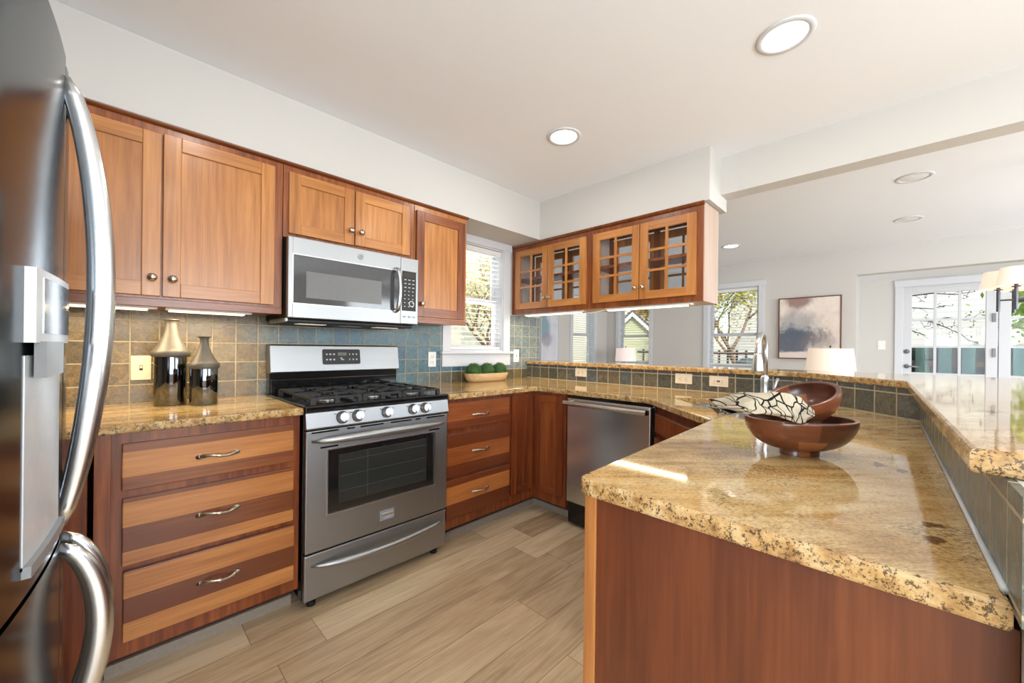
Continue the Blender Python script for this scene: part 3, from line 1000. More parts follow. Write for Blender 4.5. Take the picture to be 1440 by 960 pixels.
def slab(name, label, cat, poly, z0, z1, mat, hole=None, ease=.006, group='granite tops'):
    """polished top sheet and a separate speckled edge band, as in the photo"""
    m = MB()
    n = len(poly)
    cx = Vector((sum(p[0] for p in poly) / n, sum(p[1] for p in poly) / n))
    area = sum(poly[i][0] * poly[(i + 1) % n][1] - poly[(i + 1) % n][0] * poly[i][1] for i in range(n))
    sg = 1 if area > 0 else -1

    def inset(d):
        res = []
        for i in range(n):
            P, A, B = Vector(poly[i]), Vector(poly[i - 1]), Vector(poly[(i + 1) % n])
            e1, e2 = (P - A).normalized(), (B - P).normalized()
            n1, n2 = Vector((-e1.y, e1.x)) * sg, Vector((-e2.y, e2.x)) * sg
            k = n1 + n2
            k = k / max(.3, k.dot(n1)) if k.length > 1e-6 else n1
            res.append(P + k * d)
        return res
    top = inset(ease)
    t = MB()
    rg = [t.v((p.x, p.y, z1)) for p in top]
    es = [t.bm.edges.new((rg[i], rg[(i + 1) % n])) for i in range(n)]
    if hole:
        hv = [t.v((p[0], p[1], z1)) for p in hole]
        es += [t.bm.edges.new((hv[i], hv[(i + 1) % len(hv)])) for i in range(len(hv))]
    bmesh.ops.triangle_fill(t.bm, edges=es, use_beauty=True)
    for f in t.bm.faces:
        f.normal_update()
        if f.normal.z < 0:
            f.normal_flip()
    o = t.build(name, mat, recalc=False)
    tag(o, label, cat, group)
    # rounded arris, face and underside
    prof = [(ease, z1), (ease * .35, z1 - ease * .3), (.0, z1 - ease), (.0, z0 + ease), (ease * .35, z0 + ease * .3), (ease, z0)]
    rings = []
    for d, z in prof:
        rings.append([m.v((p.x, p.y, z)) for p in inset(d)])
    for a, b in zip(rings, rings[1:]):
        for i in range(n):
            j = (i + 1) % n
            m.bm.faces.new((a[i], b[i], b[j], a[j]))
    es = [m.bm.edges.get((rings[-1][i], rings[-1][(i + 1) % n])) for i in range(n)]
    if hole:
        hv = [m.v((p[0], p[1], z0)) for p in hole]
        ht = [m.v((p[0], p[1], z1)) for p in hole]
        k = len(hole)
        es += [m.bm.edges.new((hv[i], hv[(i + 1) % k])) for i in range(k)]
        for i in range(k):
            j = (i + 1) % k
            m.bm.faces.new((hv[i], hv[j], ht[j], ht[i]))
    bmesh.ops.triangle_fill(m.bm, edges=es, use_beauty=True)
    m.build('edge', 'granite_edge', o, smooth=False)
    return o


slab('countertop', 'short gold granite countertop under the two vases', 'countertop', [(-.24, 1.862), (.583, 1.862), (.583, WY - BS - .001), (-.24, WY - BS - .001)], CT - .031, CT, 'granite')
sink_c = Vector((2.146, .524))
A_, B_ = Vector((-.70711, -.70711)), Vector((.70711, -.70711))


def skp(a, b):
    p = Vector((2.00, .68)) + A_ * a + B_ * b
    return (p.x, p.y)


sink_hole = rounded([skp(-.36, 0), skp(.36, 0), skp(.36, .41), skp(-.36, .41)], {0: .05, 1: .05, 2: .05, 3: .05}, 5)
ctop = rounded([(1.369, 1.862), (2.13, 1.862), (2.13, 1.02), (1.663, .532), (.694, .492), (.694, -.0905), (2.2565, -.0585), (LX - .009, .436), (LX - .009, WY - BS - .001), (1.369, WY - BS - .001)], {1: .02, 2: .08, 3: .05, 4: .035}, 6)
slab('countertop', 'long gold granite countertop wrapping from the stove past the sink onto the peninsula', 'countertop', ctop, CT - .034, CT, 'granite_p', sink_hole)
btop = rounded([(LX - .03, WY - BS), (LX - .03, .42), (2.285, -.018), (.745, -.062), (.745, -.52), (3.06, -.50), (3.06, WY - BS)], {4: .03, 5: .05}, 6)
slab('bar_top', 'raised gold granite bar top on the tiled half wall, in front of the dining windows', 'bar top', btop, BT - .031, BT, 'granite_p')

# undermount sink
t = thing('kitchen_sink', 'undermount stainless steel sink in the diagonal corner of the countertop', 'sink', (2.146, .524, CT - .034))
m = MB()
inner = rounded([skp(-.36, 0), skp(.36, 0), skp(.36, .41), skp(-.36, .41)], {0: .05, 1: .05, 2: .05, 3: .05}, 5)
small = rounded([skp(-.335, .025), skp(.335, .025), skp(.335, .385), skp(-.335, .385)], {0: .05, 1: .05, 2: .05, 3: .05}, 5)
lip = rounded([skp(-.375, -.015), skp(.375, -.015), skp(.375, .425), skp(-.375, .425)], {0: .05, 1: .05, 2: .05, 3: .05}, 5)
rings = [[m.v((p[0], p[1], z)) for p in pl] for pl, z in ((lip, CT - .0345), (inner, CT - .0345), (inner, CT - .05), (small, CT - .20), (small, CT - .205))]
for a, b in zip(rings, rings[1:]):
    for i in range(len(a)):
        m.bm.faces.new((a[i], a[(i + 1) % len(a)], b[(i + 1) % len(a)], b[i]))
m.bm.faces.new(rings[-1])
m.build('basin', 'sinksteel', t, auto=40)
m = MB()
m.lathe([(0, .002), (.02, .002), (.024, .006), (.042, .006), (.045, .001), (0, .001)], (skp(0, .22)[0], skp(0, .22)[1], CT - .205))
m.build('drain', 'chrome', t, smooth=True)

# faucet
fx, fy = 2.54, .535
t = thing('faucet', 'brushed steel gooseneck pull-down faucet behind the sink', 'faucet', (fx, fy, CT))
m = MB()
m.lathe([(0, 0), (.034, 0), (.034, .006), (.028, .014), (.021, .03), (.0195, .10), (.021, .125), (.017, .135), (.0145, .14), (0, .14)], (fx, fy, CT), 28)
m.build('body', 'chrome', t, smooth=True)
m = MB()
pts = [(fx, fy, CT + .13), (fx, fy, CT + .27)]
for k in range(1, 15):
    a = PI * k / 14
    pts.append((fx - .085 + .085 * math.cos(a), fy - .004 * k / 14, CT + .27 + .095 * math.sin(a)))
pts.append((fx - .172, fy - .004, CT + .25))
m.tube(pts, .0145, 16)
m.build('spout', 'chrome', t, smooth=True)
m = MB()
m.lathe([(0, 0), (.027, 0), (.0275, .006), (.025, .05), (.018, .085), (.0155, .10), (0, .10)], (fx - .174, fy - .004, CT + .165), 24)
m.build('spray_head', 'chrome', t, smooth=True)
m = MB()
m.tube([(fx, fy, CT + .045), (fx + .006, fy - .035, CT + .045)], [.014, .012], 14)
m.tube([(fx + .006, fy - .038, CT + .038), (fx + .010, fy - .046, CT + .075), (fx + .02, fy - .058, CT + .125)], [.008, .007, .0075], 10)
m.build('lever', 'chrome', t, smooth=True)


# ------------------------------------------------------------------ glass door cabinets over the bar
def glass_door(F, u0, u1, z0, z1, parent, knob_u=None, kz=1.615, t=.02):
    st = .054
    m = MB(F @ Matrix(((1, 0, 0, 0), (0, 0, -1, 0), (0, 1, 0, 0), (0, 0, 0, 1))))
    m.prism([(u0, z0), (u1, z0), (u1, z1), (u0, z1)], 0, t, holes=[[(u0 + st, z0 + st), (u1 - st, z0 + st), (u1 - st, z1 - st), (u0 + st, z1 - st)]])
    d = m.build('door', 'upper_v', parent)
    for a in (z1 - st, z0):
        MB(F).box(u0 + st, u1 - st, -t - .0005, -.006, a + .0005, a + st - .0005, .0006).build('rail', 'upper_y', d)
    mu = .016
    uc = (u0 + u1) / 2
    MB(F).box(uc - mu / 2, uc + mu / 2, -t + .002, -.006, z0 + st, z1 - st).build('muntin', 'upper_v', d)
    for k in (1, 2):
        zc = z0 + st + (z1 - z0 - 2 * st) * k / 3
        for a, b in ((u0 + st, uc - mu / 2), (uc + mu / 2, u1 - st)):
            MB(F).box(a, b, -t + .0025, -.006, zc - mu / 2, zc + mu / 2).build('muntin', 'upper_y', d)
    MB(F).box(u0 + st - .003, u1 - st + .003, -.0055, -.0025, z0 + st - .003, z1 - st + .003).build('pane', 'pane_cab', d)
    if knob_u is not None:
        knob(F @ Matrix.Translation((knob_u, -t, kz)), d)
    return d


M['cabin'] = wood('pale_cabinet_inside', 2, (188, 166, 150), (200, 180, 164), (210, 192, 178), rough=.5, coat=0)
FG = frame((2.545, 0, 0), (0, -1, 0), (1, 0, 0))
FG2 = frame((2.80, 0, 0), (0, 1, 0), (-1, 0, 0))


def glass_cabinet(y0, y1, doors, label, side=False):
    """open both ways: glazed doors to the kitchen and to the dining side"""
    t = thing('glass_cabinet', label, 'cabinet', (2.67, (y0 + y1) / 2, 1.49), 'glass door cabinets over the bar')
    z0, z1 = 1.495, 2.105
    m = MB()
    m.box(2.565, 2.782, y0, y0 + .018, z0, z1).box(2.565, 2.782, y1 - .018, y1, z0, z1)
    m.box(2.565, 2.782, y0 + .018, y1 - .018, z0, z0 + .018).box(2.565, 2.782, y0 + .018, y1 - .018, z1 - .018, z1)
    m.build('body', 'cabin', t)
    for xa, xb in ((2.545, 2.566), (2.781, 2.80)):
        f = MB()
        f.box(xa, xb, y0, y0 + .042, z0, z1).box(xa, xb, y1 - .042, y1, z0, z1)
        f.box(xa, xb, y0 + .042, y1 - .042, z0, z0 + .04).box(xa, xb, y0 + .042, y1 - .042, z1 - .045, z1)
        f.box(xa, xb, (y0 + y1) / 2 - .02, (y0 + y1) / 2 + .02, z0 + .04, z1 - .045)
        f.build('face_frame', 'frame_v', t)
    MB().box(2.575, 2.77, y0 + .018, y1 - .018, 1.795, 1.815).build('shelf', 'frame_v', t)
    (a0, a1), (b0, b1) = doors
    glass_door(FG, -a1, -a0, 1.535, 2.052, t, -(a0 + .026))
    glass_door(FG, -b1, -b0, 1.535, 2.052, t, -(b1 - .026))
    glass_door(FG2, a0, a1, 1.535, 2.052, t)
    glass_door(FG2, b0, b1, 1.535, 2.052, t)
    if side:
        MB().box(2.546, 2.80, y0 - .006, y0, z0, z1).build('side_panel', 'beigepanel', t)
    return t


glass_cabinet(1.684, 2.522, ((2.10, 2.468), (1.722, 2.094)), 'two door glazed cherry cabinet over the bar, in the corner next to the kitchen window')
glass_cabinet(.868, 1.682, ((1.282, 1.652), (.908, 1.277)), 'two door glazed cherry cabinet at the free end of the bar soffit, pale side panel', True)
m = MB()
m.prism([(0, 0), (-.010, .003), (-.016, .010), (-.018, .020), (0, .020)], .862, 2.525)
m.bm.transform(Matrix(((1, 0, 0, 2.543), (0, 0, 1, 0), (0, 1, 0, 2.090), (0, 0, 0, 1))))
tag(m.build('crown_moulding', 'crown', auto=40), 'thin dark cherry moulding strip along the top of the glass cabinets', 'moulding')


# ------------------------------------------------------------------ under-cabinet lights
def light_bar(p0, p1, label, energy, depth=.05):
    """slim housing with a glowing diffuser; p0-p1 is its long axis"""
    a, b = Vector(p0), Vector(p1)
    mid = (a + b) / 2
    L = (b - a).length
    u = (b - a).normalized()
    F = frame(mid, u, Vector((0, 0, 1)).cross(u))
    t = thing('under_cabinet_light', label, 'light', tuple(mid), 'slim light bars under the wall cabinets')
    MB(F).box(-L / 2, L / 2, -depth / 2, depth / 2, -.012, 0, .003).build('housing', 'whiteplate', t)
    MB(F).box(-L / 2 + .012, L / 2 - .03, -depth / 2 + .004, depth / 2 - .004, -.019, -.0122, .003).build('diffuser', 'bar', t)
    l = light('lamp', 'AREA', mid + Vector((0, 0, -.024)), (0, 0, math.atan2(u.y, u.x)), energy, (1, .80, .50), t, shape='RECTANGLE', size=L - .05, size_y=depth * .7)
    return t


light_bar((-.25, 2.285, 1.351), (.125, 2.285, 1.351), 'glowing light bar under the large wall cabinet, end nearest the fridge', 2.8)
light_bar((.15, 2.285, 1.351), (.47, 2.285, 1.351), 'glowing light bar under the large wall cabinet, end nearest the microwave', 2.8)
light_bar((2.60, 2.40, 1.494), (2.60, 1.78, 1.494), 'glowing light bar under the glass cabinet by the kitchen window', 2.6)
bar_end = light_bar((2.60, 1.57, 1.494), (2.60, .95, 1.494), 'glowing light bar under the glass cabinet at the free end', 2.6)
m = MB()
m.tube([(2.60, 1.78, 1.487), (2.60, 1.73, 1.472), (2.60, 1.66, 1.476), (2.60, 1.57, 1.488)], .004, 8)
m.build('cord', 'slat', bar_end, smooth=True)


# ------------------------------------------------------------------ recessed ceiling lights
def downlight(x, y, label, lit, energy=0, r=.075):
    t = thing('recessed_light', label, 'light', (x, y, CH), 'round recessed ceiling lights')
    m = MB()
    m.lathe([(r, -.002), (r + .004, -.006), (r + .022, -.005), (r + .026, 0), (r + .02, -.0005), (r, -.0005)], (x, y, CH), 48, closed=True)
    m.build('trim_ring', 'white', t, smooth=True)
    m = MB()
    m.lathe([(0, -.004), (r - .004, -.0035), (r, -.002), (r, -.0006), (0, -.0006)], (x, y, CH), 48)
    m.build('lens', 'bulb' if lit else 'whiteplate', t, smooth=True)
    if energy:
        light('lamp', 'AREA', (x, y, CH - .012), (0, 0, 0), energy, (1, .955, .90), t, shape='DISK', size=r * 2)
    return t


downlight(1.853, .335, 'bright recessed ceiling light, the larger looking of the two over the kitchen floor', True, 3.5)
downlight(1.845, 1.417, 'bright recessed ceiling light near the corner of the two soffits', True, 3.5)
downlight(5.159, 1.447, 'small lit recessed light on the dining ceiling, next to the glass cabinet end', True, 3)
downlight(3.982, -.061, 'unlit white recessed light on the dining ceiling, the one nearer the beam', False)
downlight(5.197, -.041, 'unlit white recessed light on the dining ceiling, the one nearer the patio door', False)
downlight(.30, 1.30, 'added recessed ceiling light above the floor by the fridge, unseen above the view', True, 3.5)  # added lamp above the frame, no fixture seen here
downlight(.30, .10, 'added recessed ceiling light above the camera side of the kitchen, unseen above the view', True, 3.5)  # second added lamp, also out of view


# ------------------------------------------------------------------ stove
def stove():
    x0, x1 = .592, 1.358
    t = thing('gas_stove', 'stainless steel gas range with five knobs, between the drawer cabinets', 'stove', ((x0 + x1) / 2, 1.88, 0))
    xm = (x0 + x1) / 2
    MB().box(x0, x1, 1.895, 2.50, .045, .90, .003).build('body', 'black', t)
    # drawer
    m = MB()
    m.box(x0 + .003, x1 - .003, 1.868, 1.895, .045, .252, .006)
    d = m.build('storage_drawer', 'steel', t)
    m = MB()
    pts = []
    for i in range(25):
        s_ = i / 24
        a = (s_ - .5) * 2
        pts.append((xm + a * .352, 1.866 - .046 * (1 - a * a) ** .75, .20 - .012 * (1 - a * a)))
    m.tube(pts, [.004 + .0125 * (1 - abs((i / 24 - .5) * 2) ** 4) for i in range(25)], 12)
    m.build('handle', 'steel', d, smooth=True)
    # oven door
    m = MB()
    wx0, wx1, wz0, wz1 = .690, 1.270, .418, .712
    X0, X1, Z0, Z1 = x0 + .003, x1 - .003, .262, .808
    m.box(X0, wx0, 1.862, 1.895, Z0, Z1, .004).box(wx1, X1, 1.862, 1.895, Z0, Z1, .004)
    m.box(wx0 - .004, wx1 + .004, 1.8622, 1.895, wz1, Z1, .002).box(wx0 - .004, wx1 + .004, 1.8622, 1.895, Z0, wz0, .002)
    d = m.build('oven_door', 'steel', t)
    m = MB()
    b_ = .006
    m.box(wx0 - b_, wx1 + b_, 1.859, 1.864, wz1, wz1 + b_).box(wx0 - b_, wx1 + b_, 1.859, 1.864, wz0 - b_, wz0)
    m.box(wx0 - b_, wx0, 1.859, 1.864, wz0, wz1).box(wx1, wx1 + b_, 1.859, 1.864, wz0, wz1)
    m.build('window_bezel', 'chrome', d)
    MB().box(wx0, wx1, 1.868, 1.892, wz0, wz1).build('window_surround', 'bglass', d)
    MB().box(wx0 + .05, wx1 - .05, 1.8665, 1.8685, wz0 + .035, wz1 - .03).build('window_glass', 'ovenglass', d)
    m = MB()
    for k in range(3):
        z = wz0 + .09 + k * .07
        m.box(wx0 + .055, wx1 - .055, 1.8658, 1.8666, z, z + .0016)
    m.box(wx0 + .19, wx0 + .1918, 1.8658, 1.8666, wz0 + .04, wz1 - .035)
    m.build('oven_rack', 'rackgrey', d)
    m = MB()
    pts = []
    for i in range(25):
        a = (i / 24 - .5) * 2
        pts.append((xm + a * .355, 1.860 - .05 * (1 - a * a) ** .6, .762 + .006 * (1 - a * a)))
    m.tube(pts, [.006 + .0135 * (1 - abs((i / 24 - .5) * 2) ** 5) for i in range(25)], 14)
    m.build('handle', 'steel', d, smooth=True)
    for a, b, z in ((.617, .735, .800), (.775, .812, .800), (.84, .96, .800), (1.0, 1.12, .800), (1.145, 1.175, .800), (1.215, 1.335, .800), (.655, .735, .728), (1.23, 1.30, .728)):
        MB().box(a, b, 1.8608, 1.8625, z - .0035, z + .0035).build('vent_slot', 'black', d)
    MB().box(.944, 1.023, 1.8565, 1.8625, .308, .358, .0015).build('badge', 'midgrey', d)
    bd = MB().box(.948, 1.019, 1.8555, 1.857, .334, .352, .0008).build('badge_plate', 'chrome', d)
    text('lettering', 'FRIGIDAIRE', 'print', d, on_wall(.9835, 1.8553, .343), .0125)
    text('lettering', 'GALLERY', 'print', d, on_wall(.9835, 1.8563, .321), .0095)
    # control panel with knobs
    m = MB()
    m.prism([(1.895, .815), (1.858, .815), (1.853, .822), (1.866, .888), (1.872, .893), (1.895, .893)], x0 + .001, x1 - .001)
    m.bm.transform(Matrix(((0, 0, 1, 0), (1, 0, 0, 0), (0, 1, 0, 0), (0, 0, 0, 1))))
    c = m.build('control_panel', 'steel', t, auto=30)
    for kx in (.752, .826, .977, 1.128, 1.203):
        m = MB()
        m.lathe([(0, 0), (.026, 0), (.027, .004), (.024, .008), (.0225, .024), (.020, .028), (0, .029)], n=32)
        m.box(-.0045, .0045, -.0225, .0225, .02, .0335, .002)
        T = Matrix.Translation((kx, 1.860, .856)) @ Matrix.Rotation(R(90 - 11), 4, 'X') @ Matrix.Rotation(R(4), 4, 'Z')
        m.bm.transform(T)
        k = m.build('knob', 'chrome', c, auto=35)
        m = MB()
        m.lathe([(0, 0), (.0295, 0), (.0295, .003), (0, .003)], n=32)
        m.bm.transform(T)
        m.build('knob_ring', 'black', c, smooth=False)
    m = MB()
    for kx in (.752, .826, .977, 1.128, 1.203):
        for dx in (-.037, -.031, .034):
            m.box(kx + dx, kx + dx + .0035, 1.8575, 1.866, .874, .8765)
    m.build('knob_print', 'blackmatte', c)
    # cooktop
    m = MB()
    m.box(x0 - .004, x1 + .004, 1.862, 2.46, .895, .922, .008, 3)
    m.build('cooktop', 'black', t)
    for i, (gx0, gx1) in enumerate(((x0 + .035, x0 + .268), (x0 + .278, x1 - .278), (x1 - .268, x1 - .035))):
        g = MB()
        gy0, gy1, z = 1.905, 2.40, .953
        th = .006
        for yy in (gy0, (gy0 + gy1) / 2, gy1):
            g.box(gx0, gx1, yy - th, yy + th, z - .012, z, .002)
        for xx in (gx0 + th, gx1 - th):
            g.box(xx - th, xx + th, gy0, gy1, z - .012, z, .002)
        xc = (gx0 + gx1) / 2
        for yc in ((gy0 * 3 + gy1) / 4, (gy0 + gy1 * 3) / 4):
            for a in range(0, 360, 90):
                ca, sa = math.cos(R(a)), math.sin(R(a))
                L0, L1 = .03, (abs(ca) * (gx1 - gx0) / 2 + abs(sa) * (gy1 - gy0) / 4)
                p0 = (xc + ca * L0, yc + sa * L0)
                p1 = (xc + ca * L1, yc + sa * L1)
                w = th * .9
                g.box(min(p0[0], p1[0]) - abs(sa) * w, max(p0[0], p1[0]) + abs(sa) * w, min(p0[1], p1[1]) - abs(ca) * w, max(p0[1], p1[1]) + abs(ca) * w, z - .01, z + .004, .002)
        for xx in (gx0 + .008, gx1 - .008, xc):
            for yy in (gy0, (gy0 + gy1) / 2, gy1):
                g.prism([(xx - .011, yy - .008), (xx + .011, yy - .008), (xx + .011, yy + .008), (xx - .011, yy + .008)], .922, z - .006)
        g.build('grate', 'blackmatte', t)
        for yc in ((gy0 * 3 + gy1) / 4, (gy0 + gy1 * 3) / 4):
            if i == 1 and yc > 2.2:
                continue
            m = MB()
            m.lathe([(0, .922), (.047, .922), (.045, .930), (.038, .932), (.038, .938), (.034, .942), (0, .942)], (xc, yc, 0), 28)
            m.build('burner', 'blackmatte', t, auto=40)
            m = MB()
            m.lathe([(.0475, .9225), (.052, .9225), (.051, .928), (.0475, .928)], (xc, yc, 0), 28, closed=True)
            m.build('burner_ring', 'chrome', t, smooth=True)
    # back guard
    m = MB()
    m.prism([(2.52, 1.036), (2.432, 1.036), (2.425, 1.044), (2.446, 1.188), (2.455, 1.196), (2.52, 1.196)], x0, x1)
    m.bm.transform(Matrix(((0, 0, 1, 0), (1, 0, 0, 0), (0, 1, 0, 0), (0, 0, 0, 1))))
    b = m.build('back_panel', 'steel', t, auto=30)
    MB().box(x0 + .002, x1 - .002, 2.455, 2.52, .92, 1.037, .004).box(x0 + .01, x1 - .01, 2.442, 2.47, .92, 1.0, .004).build('back_vent', 'black', t)
    sl = math.atan2(.021, .144)
    T = Matrix.Translation((.977, 2.4345, 1.125)) @ Matrix.Rotation(-sl, 4, 'X')
    m = MB()
    m.prism(rounded([(-.113, -.046), (.113, -.046), (.113, .046), (-.113, .046)], {0: .01, 1: .01, 2: .01, 3: .01}), 0, .003)
    m.bm.transform(T @ Matrix.Rotation(R(90), 4, 'X'))
    c = m.build('clock_panel', 'blackmatte', b)
    T2 = T @ Matrix.Translation((0, -.0034, 0))
    m = MB(T2)
    m.box(-.024, .026, 0, .0006, .008, .026)
    m.build('clock_display', 'lcd', b)
    m = MB(T2)
    for zz in (.016, -.016):
        for xx, ww in ((-.09, .009), (-.07, .013), (-.048, .012), (.046, .006), (.068, .009), (.09, .009)):
            m.box(xx - ww / 2, xx + ww / 2, 0, .0006, zz - .002, zz + .003)
            m.box(xx - ww / 3, xx + ww / 3, 0, .0006, zz - .006, zz - .004)
    for k in range(3):
        m.box(-.012 + k * .003, .0 + k * .006, 0, .0006, -.008 - k * .006, -.005 - k * .006)
    m.build('panel_print', 'print', b)
    text('digits', '12:07', 'slot', b, T2 @ Matrix.Translation((.001, -.0003, .017)) @ Matrix.Rotation(R(90), 4, 'X'), .016)
    for xx in (x0 + .05, x1 - .05):
        for yy in (1.92, 2.45):
            m = MB()
            m.lathe([(0, 0), (.02, 0), (.02, .02), (.008, .022), (.008, .046), (0, .046)], (xx, yy, 0), 20)
            m.build('foot', 'rubber', t)


stove()


# ------------------------------------------------------------------ microwave
def microwave():
    x0, x1, y0 = .588, 1.316, 2.125
    t = thing('microwave', 'stainless over-the-range microwave hung below the low cherry cabinet', 'microwave', (.95, 2.2, 1.315))
    MB().box(x0 + .002, x1 - .002, y0 + .03, WY - .015, 1.325, 1.730, .003).build('body', 'darkgap', t)
    MB().box(x0 + .01, x1 - .01, y0 + .05, WY - .03, 1.306, 1.326, .006).build('underside', 'blackmatte', t)
    m = MB()
    m.box(x0 + .08, x0 + .22, y0 + .10, y0 + .17, 1.303, 1.307).box(x1 - .22, x1 - .08, y0 + .10, y0 + .17, 1.303, 1.307)
    m.build('lamp_lens', 'shade_cool', t)
    MB().box(x0 + .30, x1 - .30, y0 + .13, y0 + .22, 1.302, 1.307).build('grease_filter', 'midgrey', t)
    MB().box(x0 - .003, x0 + .012, y0 + .03, WY - .1, 1.308, 1.33, .004).build('side_trim', 'steel', t)
    xs = 1.196
    m = MB()
    wx0, wx1, wz0, wz1 = .612, 1.185, 1.402, 1.640
    m.box(x0, wx0, y0, y0 + .032, 1.328, 1.728, .004).box(wx1, xs - .001, y0, y0 + .032, 1.328, 1.728, .002)
    m.box(wx0 - .004, wx1 + .004, y0 + .0002, y0 + .032, wz1, 1.728, .003).box(wx0 - .004, wx1 + .004, y0 + .0002, y0 + .032, 1.328, wz0, .003)
    d = m.build('door', 'steel', t)
    MB().box(wx0, wx1, y0 + .003, y0 + .03, wz0, wz1).build('window', 'mwglass', d)
    MB().box(.672, 1.075, y0 + .0022, y0 + .0034, wz0 + .03, wz1 - .075).build('window_mesh', 'mwinner', d)
    m = MB()
    b_ = .005
    m.box(wx0 - b_, wx1 + b_, y0 - .002, y0 + .004, wz1, wz1 + b_).box(wx0 - b_, wx1 + b_, y0 - .002, y0 + .004, wz0 - b_, wz0).box(wx0 - b_, wx0, y0 - .002, y0 + .004, wz0, wz1)
    m.build('window_bezel', 'chrome', d)
    m = MB()
    pts = [(1.163, y0 + .002, 1.648), (1.163, y0 - .028, 1.642)]
    for k in range(11):
        s_ = k / 10
        pts.append((1.163 + .004 * math.sin(PI * s_), y0 - .034 - .012 * math.sin(PI * s_), 1.632 - .212 * s_))
    pts += [(1.163, y0 - .028, 1.408), (1.163, y0 + .002, 1.402)]
    m.tube(pts, .013, 14)
    m.build('handle', 'chrome', d, smooth=True)
    m = MB()
    m.box(xs + .001, x1, y0, y0 + .032, 1.328, 1.728, .004)
    c = m.build('control_panel', 'steel', t)
    MB().box(xs + .008, x1 - .018, y0 - .002, y0 + .002, 1.408, 1.648, .001).build('keypad', 'blackmatte', c)
    m = MB()
    for r in range(9):
        for q in range(3):
            xx, zz = xs + .022 + q * .027, 1.618 - r * .023
            if r == 0:
                continue
            m.box(xx, xx + (.014 if r < 4 else .008), y0 - .0028, y0 - .0018, zz - .002, zz + .002)
    m.build('keypad_print', 'print', c)
    MB().box(xs + .02, x1 - .03, y0 - .0028, y0 - .0018, 1.615, 1.635).build('display', 'slot', c)
    m = MB()
    m.lathe([(.014, -.0005), (.018, -.0005), (.018, .0008), (.014, .0008)], n=24, closed=True)
    m.bm.transform(Matrix.Translation((xs + .072, y0 - .0022, 1.452)) @ Matrix.Rotation(R(90), 4, 'X'))
    m.build('start_dial', 'print', c)
    m = MB()
    for xx in (xs + .025, xs + .058, xs + .09):
        m.box(xx - .008, xx + .008, y0 - .001, y0 + .001, 1.367, 1.376)
    m.build('button', 'midgrey', c)
    # round emblem on the door
    T = Matrix.Translation((.950, y0 - .0006, 1.684)) @ Matrix.Rotation(R(90), 4, 'X')
    m = MB()
    m.lathe([(0, 0), (.0165, 0), (.0165, .0012), (0, .0012)], n=32)
    m.bm.transform(T)
    e = m.build('emblem', 'midgrey', d)
    m = MB()
    m.lathe([(.0128, .001), (.0142, .001), (.0142, .0018), (.0128, .0018)], n=32, closed=True)
    for a in (20, 110, 200, 290):
        m.tube([(.0125 * math.cos(R(a)), .0125 * math.sin(R(a)), .0014), (.0105 * math.cos(R(a + 25)), .0105 * math.sin(R(a + 25)), .0014), (.0112 * math.cos(R(a + 50)), .0112 * math.sin(R(a + 50)), .0014)], .0007, 6)
    m.tube([(-.002, .006, .0014), (-.007, .004, .0014), (-.0075, -.002, .0014), (-.003, -.006, .0014), (.0, -.002, .0014), (-.004, .0, .0014)], .0008, 6)
    m.tube([(.006, .005, .0014), (.001, .003, .0014), (.004, .0, .0014), (.001, -.004, .0014), (.007, -.004, .0014)], .0008, 6)
    m.bm.transform(T)
    m.build('emblem_script', 'print', d)


microwave()


# ------------------------------------------------------------------ dishwasher
def dishwasher():
    F = frame((2.14, 0, 0), (0, -1, 0), (1, 0, 0))
    t = thing('dishwasher', 'stainless steel dishwasher with a bar handle, left of the sink corner', 'dishwasher', (2.45, 1.28, 0))
    u0, u1 = -1.592, -1.006
    MB(F).box(u0 - .004, u1 + .016, .03, .56, .02, CT - .036, .002).build('body', 'black', t)
    d = MB(F).box(u0, u1, 0, .03, .17, .862, .006).build('door', 'steel_y', t)
    MB(F).box(u0 + .006, u1, .004, .03, .862, .876).build('control_strip', 'black', t)
    MB(F).box(u0 + .02, u1 - .02, .07, .10, .02, .165).build('kick_plate', 'black', t)
    m = MB(F)
    m.tube([(u0 + .006, -.042, .832), (u1 - .006, -.042, .832)], .017, 18)
    for u in (u0 + .022, u1 - .022):
        m.box(u - .016, u + .016, -.04, .004, .818, .846, .003)
    m.build('handle', 'steel_y', d, auto=40)


dishwasher()


